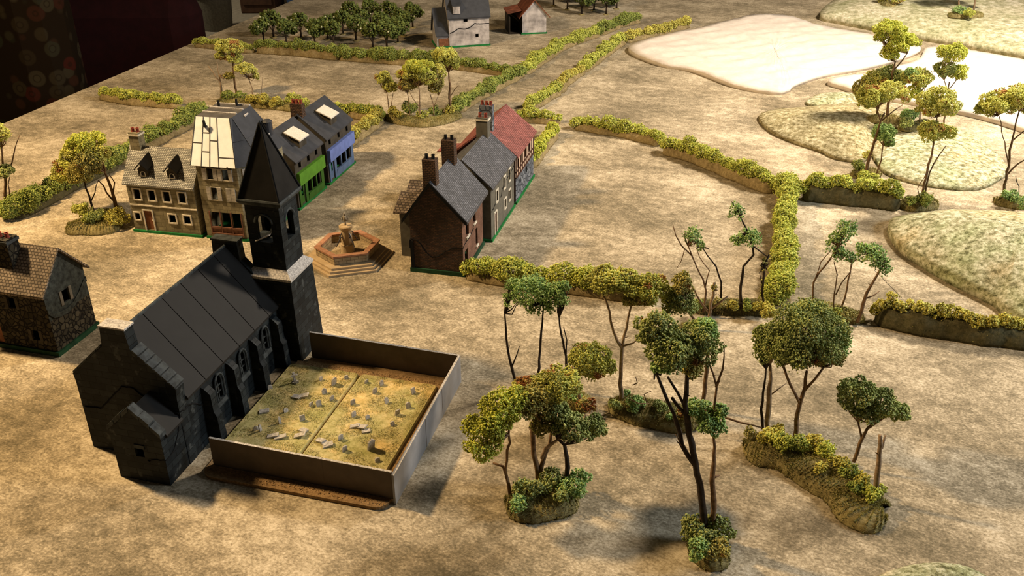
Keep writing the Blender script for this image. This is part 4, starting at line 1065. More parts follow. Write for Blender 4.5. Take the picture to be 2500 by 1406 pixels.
    crack(po, Side((P1, 0), (0, 1), (1, 0)), [(0, 0.052), (0.015, 0.050), (0.03, 0.058), (0.045, 0.078), (0.055, 0.098)], 0.0010)
    crack(po, Sf, [(0.06, 0.044), (0.075, 0.050), (0.093, 0.052)], 0.0010)
    # tower
    cu, cv = -0.0095, 0.437; h1, h2 = 0.0455, 0.0345
    def sq(h, z, b=0.0): return [(cu - h, cv - h, z), (cu + h, cv - h, z), (cu + h, cv + h, z), (cu - h, cv + h, z)]
    MB().loft([sq(h1 + 0.004, 0), sq(h1, 0.176)]).build('tower_base', 'church', r)
    # sloping ledge
    MB().loft([sq(h1 + 0.002, 0.174), sq(h1 + 0.0025, 0.179), sq(h2, 0.192)]).build('tower_ledge', 'ledge', r, label='pale dry-brushed sloping ledge')
    mb = MB(); L2 = 2 * h2; zt = 0.322
    T4 = [Side((cu - h2, cv - h2), (1, 0), (0, -1)), Side((cu + h2, cv - h2), (0, 1), (1, 0)), Side((cu + h2, cv + h2), (-1, 0), (0, 1)), Side((cu - h2, cv + h2), (0, -1), (-1, 0))]
    za, zb, hw = 0.246, 0.300, 0.0145; n = 10; ins = -0.007
    for Sx in T4:
        c = h2
        arc = [(c - hw, za)] + [(c - hw * math.cos(PI * k / n), zb - hw + hw * math.sin(PI * k / n)) for k in range(n + 1)] + [(c + hw, za)]
        mb.poly([Sx(0, 0.186), Sx(L2, 0.186), Sx(L2, za), Sx(0, za)])
        mb.poly([Sx(0, za), Sx(c - hw, za), Sx(c - hw, zb - hw), Sx(0, zb - hw)]); mb.poly([Sx(c + hw, za), Sx(L2, za), Sx(L2, zb - hw), Sx(c + hw, zb - hw)])
        up = [Sx(0, zb - hw), Sx(0, zt)]
        for k in range(n):
            (x0, z0), (x1, z1) = arc[k + 1], arc[k + 2]
            xa, xb = L2 * k / n, L2 * (k + 1) / n
            mb.poly([Sx(x0, z0), Sx(x1, z1), Sx(xb, zt), Sx(xa, zt)])
        mb.poly([Sx(0, zb - hw), Sx(c - hw, zb - hw), Sx(0, zt)]); mb.poly([Sx(c + hw, zb - hw), Sx(L2, zb - hw), Sx(L2, zt)])
        for (x0, z0), (x1, z1) in zip(arc[:-1], arc[1:]): mb.poly([Sx(x0, z0), Sx(x1, z1), Sx(x1, z1, ins), Sx(x0, z0, ins)])
        mb.poly([Sx(c - hw, za), Sx(c + hw, za), Sx(c + hw, za, -0.03), Sx(c - hw, za, -0.03)])
    bf = mb.build('belfry', 'church', r)
    for Sx in T4:
        q = MB(); c = h2; R2 = hw + 0.003
        q.tube([Sx(c - R2 * math.cos(PI * k / 12), zb - hw + R2 * math.sin(PI * k / 12), 0.0) for k in range(13)], [0.0026] * 13, 6); q.build('belfry_arch', 'church_plain', bf)
    q = MB(); q.loft([sq(0.006, 0.246), sq(0.007, 0.252), sq(0.003, 0.266)]); q.tube([(cu, cv, 0.262), (cu, cv, 0.300)], [0.0012, 0.0012], 6)
    q.build('bell', 'church_plain', bf, smooth=False)
    q = MB(); q.box(-0.010, 0.016, -0.004, 0.004, 0, 0.002, tf=lambda x, y, z: (cu - 0.012 + x, cv - 0.030 + y + x * 0.3, 0.250 + z + x * 0.45)); q.build('broken_slat', 'ledge', bf, label='pale broken slat')
    MB().loft([sq(h2 + 0.003, 0.320), sq(0.0430, 0.326), sq(0.0440, 0.330), sq(0.0425, 0.333)]).build('eaves_course', 'church_plain', r)
    def s8(h, z): return sq(h, z)
    MB().loft([sq(0.0405, 0.332), sq(0.0013, 0.463)]).build('spire', 'spire', r)
    hp = MB()
    for i in range(4):
        a, b = sq(0.0410, 0.333)[i], sq(0.001, 0.466)[i]; hp.tube([a, b], [0.0021, 0.0018], 6)
    hp.build('spire_ribs', 'black', r)
    q = MB(); q.tube([(cu, cv, 0.460), (cu, cv, 0.470)], [0.0022, 0.0012], 6); q.build('finial', 'church_plain', r)
    for (u, v, z, w_, h_) in [] : pass
church()

# ============================================================ WALLED GRAVEYARD
def rrect(x0, x1, y0, y1, r, n=6):
    P = []
    for cx_, cy_, a0 in ((x1 - r, y0 + r, -PI / 2), (x1 - r, y1 - r, 0), (x0 + r, y1 - r, PI / 2), (x0 + r, y0 + r, PI)):
        for k in range(n + 1): a = a0 + PI / 2 * k / n; P.append((cx_ + r * math.cos(a), cy_ + r * math.sin(a)))
    return P
def yard():
    r = empty('graveyard_enclosure', CHO, CHY, 'open box of three brown grey card walls on a brown sanded base beside the church', 'walled enclosure')
    rng = np.random.default_rng(5)
    bp = MB(); R_ = rrect(0.034, 0.358, 0.030, 0.400, 0.022); bp.prism(R_, 0.0, 0.006, 0, [(x * 0.995 + 0.001, y * 0.996 + 0.001) for x, y in R_])
    bp = MB(); R_ = [p for p in R_ if not (p[0] < 0.1 and p[1] > 0.2)] ; R_ = R_[:14] + [(0.054, 0.400), (0.054, 0.384), (0.034, 0.384)] + R_[14:]; bp.prism(R_, 0.0, 0.006)
    bp.build('sanded_base', 'dirt', r)
    n = 9000; X = rng.uniform(0.038, 0.354, n); Y = rng.uniform(0.034, 0.408, n); keep = ((Y < 0.054) | (Y > 0.372) | (X > 0.335)) & (Y < 0.383)
    V, Fa = crumbs(np.column_stack([X[keep], Y[keep], np.full(keep.sum(), 0.0062)]), 0.0011, rng); fast_mesh('sand_grit', V, Fa, 'dirt', r)
    def wall(name, p, q, h0, h1, mat, t=0.0035, joints=(), lean=0.0, z0=0.006):
        p = np.array(p); q = np.array(q); d = (q - p) / np.linalg.norm(q - p); L = np.linalg.norm(q - p); S = Side(tuple(p), tuple(d), (d[1], -d[0]))
        mb = MB()
        mb.hexa([S(a, z, o + lean * (z - z0)) for z in (z0, None) for o in (0, -t) for a, z in ((0, z if z is not None else h0), (L, z if z is not None else h1))])
        w_ = mb.build(name, mat, r)
        c = MB(); c.hexa([S(a, z + e, o + lean * (z - z0)) for e in (0, 0.0007) for o in (0.0003, -t - 0.0003) for a, z in ((0, h0), (L, h1))]); c.build('wall_top_edge', 'ledge', w_, label='pale top edge')  # thin paler strip along the wall top
        for j in joints:
            k = MB()
            for oo in (0.0, -t): k.hexa([S(j + aa, z, o + oo) for z in (z0, h0) for o in (-0.0003, 0.0003) for aa in (-0.0006, 0.0006)])
            k.build('wall_joint', 'yardwall', w_)
    wall('front_wall', (0.044, 0.058), (0.362, 0.055), 0.061, 0.059, 'yardwall', joints=(0.2,))
    wall('back_wall', (0.054, 0.405), (0.357, 0.401), 0.060, 0.058, 'yardwall', joints=(0.095, 0.20), z0=0.0)
    wall('right_wall', (0.368, 0.050), (0.362, 0.402), 0.058, 0.060, 'yardwall_lit', joints=(0.15, 0.24), z0=0.0)
    return r
yard()

def stone_mesh(mb, x, y, z, yaw, w_, h, t, lean, top='round'):
    c, s = math.cos(yaw), math.sin(yaw); rings = []
    pr_ = [(-w_ / 2, 0), (w_ / 2, 0), (w_ / 2, h * 0.78)]
    if top == 'round': pr_ += [(w_ / 2 * math.cos(PI * k / 6), h * 0.78 + h * 0.22 * math.sin(PI * k / 6)) for k in range(1, 6)]
    elif top == 'peak': pr_ += [(0, h)]
    else: pr_ += [(w_ / 2, h), (-w_ / 2, h)]
    pr_ += [(-w_ / 2, h * 0.78)]
    for dt in (-t / 2, t / 2):
        rings.append([(x + c * a - s * (dt + lean * zz), y + s * a + c * (dt + lean * zz), z + zz - 0.0015) for a, zz in pr_])
    mb.loft(rings)
def graves():
    rng = np.random.default_rng(77)
    def pix(x, y): 
        p = at(480 + x / 3.057, 800 + y / 3.057, 0.0115); d = p - CHO
        return (d[0] * math.cos(CHY) + d[1] * math.sin(CHY), -d[0] * math.sin(CHY) + d[1] * math.cos(CHY))
    left = [(735, 408, 'L', 'cross'), (930, 392, 'S'), (1022, 425, 'L'), (1118, 382, 'S'), (955, 492, 'M'), (1008, 540, 'M'), (915, 585, 'M'), (850, 580, 'S'), (790, 692, 'M'), (625, 715, 'N'), (445, 765, 'S'), (478, 770, 'N'), (552, 458, 'S'), (745, 415, 'S'),
            (745, 520, 'F'), (800, 515, 'F'), (505, 628, 'F'), (570, 812, 'F'), (625, 822, 'F'), (770, 812, 'F'), (800, 775, 'F'), (670, 630, 'S')]
    right = [(1265, 410, 'S'), (1382, 430, 'M'), (1330, 488, 'M'), (1622, 492, 'M'), (1422, 562, 'M'), (1165, 570, 'M'), (1582, 600, 'M'), (1495, 648, 'M'), (1172, 662, 'M'), (1278, 680, 'S'), (1465, 730, 'S'), (1075, 835, 'M'), (1105, 920, 'M'), (1300, 905, 'X'), (1352, 1000, 'S'),
             (1180, 740, 'F'), (1232, 748, 'F'), (1265, 775, 'F'), (925, 848, 'F'), (955, 862, 'F'), (980, 880, 'F')]
    for nm, (x0, x1, y0, y1), lst, lab in (('graveyard_tile', (0.030, 0.1715, 0.098, 0.366), left, 'turf graveyard tile nearest the church with scattered grey headstones'),
                                          ('graveyard_tile', (0.176, 0.328, 0.098, 0.366), right, 'turf graveyard tile on the right with rows of small headstones')):
        r = empty(nm, (CHO[0], CHO[1], 0.006), CHY, lab, 'graveyard tile', 'graveyard tiles')
        R_ = rrect(x0, x1, y0, y1, 0.008); mb = MB(); mb.prism(R_, 0, 0.004); cx_, cy_ = (x0 + x1) / 2, (y0 + y1) / 2
        mb.loft([[(x, y, 0.004) for x, y in R_], [(cx_ + (x - cx_) * 0.985, cy_ + (y - cy_) * 0.985, 0.0055) for x, y in R_]]); mb.build('turf', 'turf', r)
        n = 17000; X = rng.uniform(x0 + 0.003, x1 - 0.003, n); Y = rng.uniform(y0 + 0.003, y1 - 0.003, n)
        m = sum(np.sin(X * a_ + Y * b_ + c_) for a_, b_, c_ in rng.uniform(-160, 160, (7, 3))) + rng.normal(size=n) > -0.2; X, Y = X[m], Y[m]
        V, Fa = fuzz(np.column_stack([X, Y, np.full(len(X), 0.0052)]), np.tile([0, 0, 0.8], (len(X), 1)), 0.0034, rng, 0.0004)
        fast_mesh('static_grass', V, Fa, 'fuzz_green', r)
        for q in lst:
            u, v = pix(q[0], q[1]); k = q[2]; mb = MB()
            if not (x0 + 0.004 < u < x1 - 0.004 and y0 + 0.004 < v < y1 - 0.004): continue
            if k == 'F':
                a = rng.uniform(-0.6, 0.6); c, s = math.cos(a), math.sin(a); L, Wd = rng.uniform(0.014, 0.020), rng.uniform(0.009, 0.012); tz = rng.uniform(0.05, 0.3)
                mb.box(-L / 2, L / 2, -Wd / 2, Wd / 2, 0, 0.0022, tf=lambda x, y, z: (u + c * x - s * y, v + s * x + c * y, 0.0052 + z + (x + L / 2) * tz))
                mb.build('fallen_slab', 'grave', r)
            else:
                w_, h, t = {'S': (0.0085, 0.0095, 0.0022), 'M': (0.0095, 0.0135, 0.0022), 'L': (0.012, 0.019, 0.0026), 'X': (0.013, 0.026, 0.003), 'N': (0.0045, 0.015, 0.003)}[k]
                yw = rng.uniform(-0.25, 0.25) + math.radians(58); ln = rng.uniform(-0.25, 0.25)
                if len(q) > 3:
                    stone_mesh(mb, u, v, 0.0052, yw, 0.004, 0.022, 0.003, 0.12, 'flat'); mb.box(-0.006, 0.006, -0.0012, 0.0012, 0.014, 0.0175, tf=lambda x, y, z: (u + math.cos(yw) * x, v + math.sin(yw) * x + y, z + 0.0052)); mb.box(-0.005, 0.005, -0.005, 0.005, 0, 0.003, tf=lambda x, y, z: (u + x, v + y, z + 0.0050))
                else: stone_mesh(mb, u, v, 0.0052, yw, w_, h, t, ln, rng.choice(['round', 'round', 'flat', 'peak']))
                mb.build('gravestone', 'grave', r)
graves()

# ============================================================ FOUNTAIN
def fountain():
    c = at(848, 597, 0.034); r = empty('model_fountain', (c[0], c[1], 0), math.radians(14.2), 'tan hexagonal model fountain with stepped base, round pillar and small statue', 'fountain')
    hx = lambda R_, z: [(R_ * math.cos(k * PI / 3), R_ * math.sin(k * PI / 3), z) for k in range(6)]
    for R_, z0, z1 in ((0.108, 0, 0.005), (0.100, 0.005, 0.010), (0.092, 0.010, 0.015)):
        MB().loft([hx(R_, z0), hx(R_, z1)]).build('step', 'fount', r)
    b = MB(); b.loft([hx(0.074, 0.015), hx(0.074, 0.034), hx(0.064, 0.034), hx(0.064, 0.017)], cap=False); b.poly(hx(0.065, 0.0172)); b.build('basin', 'fountbrick', r)
    b = MB(); b.loft([hx(0.0775, 0.034), hx(0.0775, 0.038), hx(0.063, 0.038), hx(0.063, 0.034), hx(0.0775, 0.034)], cap=False); b.build('rim', 'fountrim', r)
    n = 20; rg = lambda rr, z: [(rr * math.cos(k * 2 * PI / n), rr * math.sin(k * 2 * PI / n), z) for k in range(n)]
    b = MB(); b.loft([rg(0.0155, 0.016), rg(0.0150, 0.034), rg(0.0155, 0.035), rg(0.0155, 0.037), rg(0.0135, 0.039), rg(0.0125, 0.074), rg(0.0150, 0.077), rg(0.0158, 0.080), rg(0.0158, 0.083), rg(0.0140, 0.0845)])
    p = b.build('pillar', 'fount', r)
    for k in range(4):
        a = k * PI / 2 + 0.5; d = np.array([math.cos(a), math.sin(a), 0]); q = MB()
        q.tube([d * 0.011 + (0, 0, 0.058), d * 0.018 + (0, 0, 0.056), d * 0.030 + (0, 0, 0.038)], [0.0018, 0.0016, 0.0012], 6)
        q.tube([d * 0.012 + (0, 0, 0.068), d * 0.019 + (0, 0, 0.060), d * 0.017 + (0, 0, 0.054)], [0.0016, 0.0016, 0.001], 6); q.build('spout', 'metal', p)
    b = MB(); z = 0.0845
    b.tube([(0, 0, z - 0.002), (0.0003, 0, z + 0.008), (0, 0, z + 0.012)], [0.0026, 0.0022, 0.0028], 8)       # robe and legs
    b.tube([(0, 0, z + 0.010), (-0.0004, 0, z + 0.015), (0, 0, z + 0.021), (0, 0, z + 0.024)], [0.003, 0.0046, 0.0042, 0.0016], 10)
    b.tube([(0, 0, z + 0.023), (0, 0, z + 0.0255), (0, 0, z + 0.029), (0, 0, z + 0.0315)], [0.0012, 0.0026, 0.0028, 0.001], 10)
    b.tube([(0, 0, z + 0.024), (0, 0, z + 0.0275)], [0.0015, 0.0015], 6)
    for s_ in (-1, 1): b.tube([(0.0038 * s_, 0, z + 0.0215), (0.0072 * s_, 0, z + 0.017), (0.0055 * s_, -0.003, z + 0.0125), (0.002 * s_, -0.004, z + 0.0135)], [0.0016, 0.0014, 0.0012, 0.0011], 7)
    b.build('statue', 'statue', p, smooth=True, label='grey stone figure on top')
fountain()

# ============================================================ COTTON AND HILLS
dome('cotton_sheet', [(1534, 122), (1600, 160), (1690, 178), (1790, 215), (1885, 232), (1925, 226), (1940, 214), (2005, 192), (2120, 170), (2225, 140), (2238, 120), (2120, 92), (2000, 70), (1920, 46), (1830, 46), (1700, 78), (1640, 88)], 0.024,
     'cream cotton batting sheet lying flat left of the tall trees', 'cotton', 'cotton sheet', 'cotton batting sheets', edge=0.016, seed=3, power=3.0, amp=0.0035)
dome('cotton_sheet', [(2022, 204), (2060, 222), (2120, 240), (2250, 262), (2400, 295), (2600, 350), (2760, 330), (2700, 220), (2560, 170), (2420, 142), (2330, 128), (2262, 126), (2235, 158), (2130, 186)], 0.026,
     'cream cotton batting sheet behind the tall trees at the right edge', 'cotton', 'cotton sheet', 'cotton batting sheets', edge=0.018, seed=4, power=3.0, amp=0.0035)
dome('hill', [(1852, 290), (1880, 325), (1940, 352), (2000, 372), (2046, 392), (2110, 396), (2128, 366), (2150, 330), (2200, 296), (2160, 262), (2060, 258), (1960, 268), (1890, 274)], 0.045,
     'low straw coloured hill in front of the cotton sheets, its tip pointing left', 'hill_yellow', seed=11, power=1.8)
dome('hill', [(2140, 400), (2170, 430), (2260, 456), (2380, 466), (2440, 442), (2460, 420), (2430, 380), (2380, 340), (2300, 310), (2220, 305), (2160, 330), (2130, 370)], 0.040,
     'low pale hill between the two groups of tall trees', 'hill', seed=12, power=1.8)
dome('hill', [(1966, 254), (2010, 264), (2090, 264), (2140, 256), (2150, 246), (2090, 234), (2010, 232)], 0.022, 'small greenish hill tip behind the straw coloured hill', 'hill', seed=13, power=2)
dome('hill', [(2168, 556), (2190, 610), (2260, 660), (2330, 700), (2420, 746), (2456, 776), (2560, 826), (2800, 870), (2980, 760), (2860, 620), (2650, 560), (2480, 540), (2330, 534), (2240, 538)], 0.095,
     'large pale green flocked hill at the right edge', 'hill', seed=14, power=1.9, edge=0.010)
dome('hill', [(2110, 1440), (2150, 1412), (2210, 1392), (2280, 1384), (2350, 1392), (2410, 1420), (2440, 1450), (2400, 1520), (2280, 1540), (2170, 1510)], 0.022,
     'small pale hill tip at the bottom edge', 'hill', seed=15, power=2)
dome('hill', [(2000, 44), (2040, 58), (2110, 72), (2220, 94), (2310, 110), (2420, 130), (2600, 154), (2760, 110), (2700, 30), (2560, -20), (2380, -40), (2180, -35), (2060, 0)], 0.075,
     'wide pale hill in the far top right corner', 'hill_far', seed=16, power=3.0, edge=0.020)

# ============================================================ HEDGES
hedge([(1128, 683), (1180, 692), (1240, 703), (1292, 709)], 'flocked hedge strip touching the brick house corner', hb=0.024, hf=0.036, width=0.05)
hedge([(1294, 709), (1380, 719), (1490, 733), (1590, 748)], 'flocked hedge strip behind the three thin green trees', hb=0.022, hf=0.034, width=0.05)
hedge([(1398, 319), (1450, 326), (1530, 340), (1606, 360)], 'short hedge strip starting at the field corner behind the red roof', hb=0.022, hf=0.028)
hedge([(1610, 376), (1700, 404), (1800, 448), (1878, 477)], 'long hedge strip sloping down to the field corner', hb=0.032, hf=0.028)
hedge([(1946, 470), (1940, 560), (1938, 650), (1932, 720), (1915, 752)][::-1], 'hedge strip running straight towards the viewer between two fields', hb=0.026, hf=0.036, width=0.052)
hedge([(1958, 493), (2020, 499), (2110, 508), (2195, 519)], 'dark banked hedge strip right of the field corner', hb=0.050, hf=0.026, bank='bank_dark')
hedge([(2130, 796), (2277, 827), (2400, 845), (2560, 862)], 'dark banked hedge strip running off the right edge', hb=0.044, hf=0.022, bank='bank_dark', mat='hedge_olive', width=0.055)
hedge([(1128, 277), (1195, 235), (1288, 185)], 'near length of the left roadside hedge', hb=0.018, hf=0.030, mat='hedge_dark')
hedge([(1290, 184), (1340, 150), (1385, 120), (1470, 88)], 'middle length of the left roadside hedge', hb=0.018, hf=0.032, mat='hedge')
hedge([(1472, 88), (1520, 68), (1569, 55)], 'far length of the left roadside hedge', hb=0.018, hf=0.034, mat='hedge_dark')
hedge([(1304, 274), (1350, 244), (1376, 230)], 'near length of the right roadside hedge with a tall tuft', hb=0.020, hf=0.026)
hedge([(1372, 231), (1405, 198), (1434, 179)], 'brownish middle length of the right roadside hedge', hb=0.020, hf=0.022, mat='hedge_olive')
hedge([(1434, 179), (1480, 143), (1531, 106)], 'far green length of the right roadside hedge', hb=0.018, hf=0.028)
hedge([(1534, 107), (1590, 95), (1650, 80), (1690, 67)], 'brown tinged hedge strip at the far end of the road', hb=0.022, hf=0.028, mat='hedge_olive')
hedge([(1268, 300), (1320, 303), (1366, 306)], 'short hedge strip beyond the red roofed house', hb=0.020, hf=0.026)
hedge([(1304, 415), (1340, 368), (1368, 332)], 'hedge strip beside the red roofed house wall', hb=0.020, hf=0.026, mat='leaf_bright')
hedge([(860, 362), (905, 328), (945, 299)], 'olive hedge strip beyond the blue shop', hb=0.024, hf=0.028, mat='hedge_olive')
hedge([(800, 285), (860, 291), (930, 300)], 'hedge strip behind the blue shop roof', hb=0.024, hf=0.024)
hedge([(622, 131), (720, 138), (824, 149)], 'left length of the hedge in front of the orchard', hb=0.034, hf=0.026, mat='hedge_dark')
hedge([(824, 149), (900, 154), (978, 160), (1085, 168)], 'middle length of the hedge in front of the orchard', hb=0.026, hf=0.036, mat='hedge_dark')
hedge([(1085, 168), (1150, 176), (1245, 190)], 'right length of the orchard hedge below the white house', hb=0.020, hf=0.026, mat='hedge_dark')
hedge([(470, 116), (540, 123), (612, 132)], 'short hedge strip at the far left table edge', hb=0.022, hf=0.022)
hedge([(236, 244), (300, 256), (370, 262), (434, 268)], 'hedge strip near the left table edge, pointing at the mansard roof', hb=0.024, hf=0.026)
hedge([(46, 539), (119, 503), (200, 458), (300, 406)], 'dark hedge strip left of the dormer house', hb=0.020, hf=0.040, mat='hedge_dark', bank='bank_dark', width=0.052)
hedge([(302, 405), (380, 360), (460, 318), (520, 280)], 'hedge strip behind the dormer house', hb=0.022, hf=0.034, mat='hedge_dark', width=0.05)

# ============================================================ TREES
# front clump
s = Stand([(1235, 1228), (1290, 1232), (1350, 1222), (1405, 1205)], 0.088, 'flocked stand with three crowded trees just right of the graveyard wall', h=0.020)
s.bush(1290, 1200, 42, 'leaf_dark'); s.bush(1262, 1222, 26, 'leaf_green'); s.bush(1345, 1180, 40, 'leaf_dark'); s.bush(1405, 1180, 42, 'leaf_green'); s.bush(1375, 1205, 26, 'leaf_dark')
s.tree((1245, 1200), [[(1245, 1200, 3.0), (1236, 1160, 2.6), (1228, 1138, 2.4), (1204, 1130, 1.8)], [(1236, 1165, 2.2), (1238, 1100, 2.0), (1244, 1040, 1.6)]],
       [(1180, 1065, 56, 64, -0.02), (1228, 1000, 56, 44, 0.0), (1262, 970, 34, 26, 0.01)], 'bark', 'leaf_bright', label='bright yellow green tree')
s.tree((1315, 1168), [[(1315, 1168, 5.0), (1303, 1110, 4.6), (1300, 1055, 4.2), (1308, 990, 3)], [(1316, 1160, 3.6), (1342, 1085, 3.4), (1352, 1030, 2.4)]],
       [(1318, 985, 62, 55, -0.01), (1360, 940, 66, 36, 0.01, 'leaf_rust'), (1290, 945, 40, 24, 0.02, 'leaf_rust'), (1330, 1040, 36, 24, -0.02, 'leaf_brown')], 'bark', 'leaf_brown', label='dense brown green tree')
s.tree((1386, 1180), [[(1386, 1180, 4.6), (1384, 1120, 4.0), (1378, 1085, 3.4), (1360, 1070, 2)]],
       [(1392, 1042, 48, 36, -0.02), (1452, 1045, 32, 34, -0.01), (1360, 1010, 34, 30, 0.0)], 'bark_dark', 'leaf_dark', label='dark green low tree')
s.stick([(1322, 1120, 0.085, 2.8), (1332, 1095, 0.10, 3.2), (1366, 1070, 0.125, 1.5)], 'bark_pale', 'broken_branch', 'pale snapped branch')

s.rock(1340, 1210, 13); s.rock(1408, 1200, 12)

# stand behind the clump with the three thin trees and the leaning rusty one
s = Stand([(1262, 950), (1330, 962), (1400, 985), (1440, 1000)], 0.07, 'flocked stand with three thin-stemmed dark green trees and a rusty crown', h=0.014)
s.bush(1290, 935, 22, 'hedge_olive'); s.bush(1430, 985, 26, 'leaf_brown'); s.bush(1405, 965, 20, 'leaf_green')
s.tree((1262, 935), [[(1262, 935, 3.2), (1250, 900, 2.8), (1240, 855, 2.4), (1235, 800, 2.2), (1232, 765, 1.6)], [(1250, 895, 1.5), (1262, 865, 1.1), (1268, 845, 0.7)]], [(1250, 735, 22, 38, 0), (1258, 700, 26, 20, 0.0)], 'bark_dark', 'leaf_green', sparse=True, twigs=6)
s.tree((1318, 945), [[(1318, 945, 3.0), (1316, 880, 2.6), (1320, 830, 2.2), (1325, 770, 1.8), (1328, 740, 1.4)]], [(1300, 712, 48, 36, 0), (1345, 722, 42, 34, 0.0), (1315, 750, 36, 18, 0.0)], 'bark_dark', 'leaf_green', sparse=True, twigs=8)
s.tree((1388, 940), [[(1388, 940, 3.0), (1382, 870, 2.4), (1370, 815, 2.0), (1365, 775, 1.4)], [(1382, 865, 1.5), (1384, 830, 1.2), (1376, 800, 1)]], [(1370, 735, 22, 38, 0), (1378, 700, 18, 16, 0)], 'bark_dark', 'leaf_green', sparse=True, twigs=6)
s.tree((1420, 990), [[(1420, 990, 4.2), (1410, 940, 3.6), (1412, 915, 3)]], [(1440, 880, 56, 42, -0.01), (1480, 895, 26, 24, -0.01)], 'bark_pale', 'leaf_rust', label='rusty tipped crown')

# middle stand
s = Stand([(1490, 985), (1550, 1005), (1630, 1022), (1715, 1030)], 0.075, 'flocked stand with fallen rusty twigs and a wide flat-topped forked tree', h=0.018)
for b in ((1500, 985, 18, 'leaf_dark'), (1550, 985, 26, 'leaf_green'), (1612, 992, 22, 'leaf_dark'), (1528, 952, 13, 'leaf_green'), (1668, 1010, 20, 'leaf_brown'), (1640, 1012, 14, 'leaf_green')): s.bush(*b)
s.tree((1516, 975), [[(1516, 975, 4.0), (1516, 900, 3.6), (1519, 850, 3.4), (1530, 800, 2.8), (1540, 750, 2.2), (1548, 720, 1.6)], [(1519, 850, 3), (1498, 810, 2.4), (1488, 760, 2), (1474, 722, 1.8)], [(1519, 845, 2), (1545, 838, 1.6), (1560, 825, 1)]],
       [(1480, 685, 46, 34, 0.01, 'leaf_olive'), (1530, 690, 54, 28, 0.0), (1585, 705, 48, 36, -0.01), (1560, 730, 40, 22, 0.0, 'leaf_brown')], 'bark_pale', 'leaf_rust')
s.tree((1715, 985), [[(1715, 985, 4.0), (1722, 930, 3.8), (1728, 860, 3.2), (1712, 800, 2.6), (1680, 760, 2)]], [(1665, 740, 38, 38, 0.0), (1668, 695, 28, 32, 0.0, 'leaf_brown'), (1632, 735, 26, 36, 0.01, 'leaf_rust')], 'bark', 'leaf_dark', label='tall cone shaped crown')
for P in ([(1538, 975, 0.045, 1.2), (1560, 985, 0.04, 1.0), (1585, 985, 0.035, 0.8)], [(1545, 940, 0.05, 1.2), (1556, 935, 0.062, 1.0), (1552, 920, 0.075, 0.7)], [(1580, 985, 0.03, 1.2), (1572, 962, 0.045, 0.9), (1590, 955, 0.055, 0.7)]):
    s.stick(P, 'bark', 'dry_twig')

# big tall stand at the front
s = Stand([(1680, 1348), (1740, 1350), (1775, 1345)], 0.098, 'tall tree stand nearest the viewer with dark forked trunk and wide green crown', h=0.026)
s.bush(1700, 1290, 40, 'leaf_dark'); s.bush(1755, 1290, 38, 'leaf_dark'); s.bush(1700, 1340, 36, 'leaf_green'); s.bush(1750, 1340, 34, 'leaf_brown'); s.bush(1722, 1318, 36, 'leaf_dark')
s.tree((1728, 1300), [[(1728, 1300, 6.0), (1712, 1210, 5.4), (1698, 1130, 5.0), (1682, 1060, 4.6), (1672, 985, 4.0), (1678, 900, 3.2), (1690, 850, 2)],
                      [(1700, 1140, 3.6), (1664, 1085, 3.6), (1645, 1010, 3.2), (1618, 950, 2.6), (1600, 905, 1.8)], [(1672, 1010, 2.6), (1650, 985, 2.6), (1640, 970, 2.0)], [(1676, 1000, 2.4), (1655, 960, 2.2), (1630, 920, 1.8)]],
       [(1602, 805, 56, 44, 0.01), (1640, 860, 58, 46, -0.02), (1700, 840, 60, 50, 0.0), (1728, 805, 32, 30, 0.01, 'leaf_green'), (1618, 895, 26, 26, -0.02, 'leaf_green'), (1690, 900, 30, 24, 0.0, 'leaf_brown')], 'bark_dark', 'leaf_dark', label='tall dark forked trunk')
s.tree((1742, 1300), [[(1742, 1300, 4.6), (1741, 1200, 4.4), (1743, 1110, 4.0), (1740, 1040, 3.4), (1745, 985, 2.2), (1750, 945, 2.0), (1742, 915, 1.4)], [(1748, 945, 1.6), (1765, 900, 1.2), (1768, 840, 0.7)], [(1742, 915, 1.2), (1728, 880, 1.0), (1735, 850, 0.7)], [(1742, 1165, 2.4), (1756, 1160, 1.4)]],
       [(1706, 1000, 34, 26, 0.01), (1738, 1035, 36, 26, -0.01), (1760, 1000, 20, 16, 0)], 'bark', 'leaf_green', label='straight brown trunk with small bright crown')
s.tree((1712, 1300), [[(1712, 1300, 1.6), (1708, 1230, 1.5), (1706, 1170, 1.3), (1690, 1120, 1.2), (1662, 1085, 1.0), (1650, 1060, .7)]], [], 'bark', name='vine_stem')

s.rock(1768, 1330, 15)

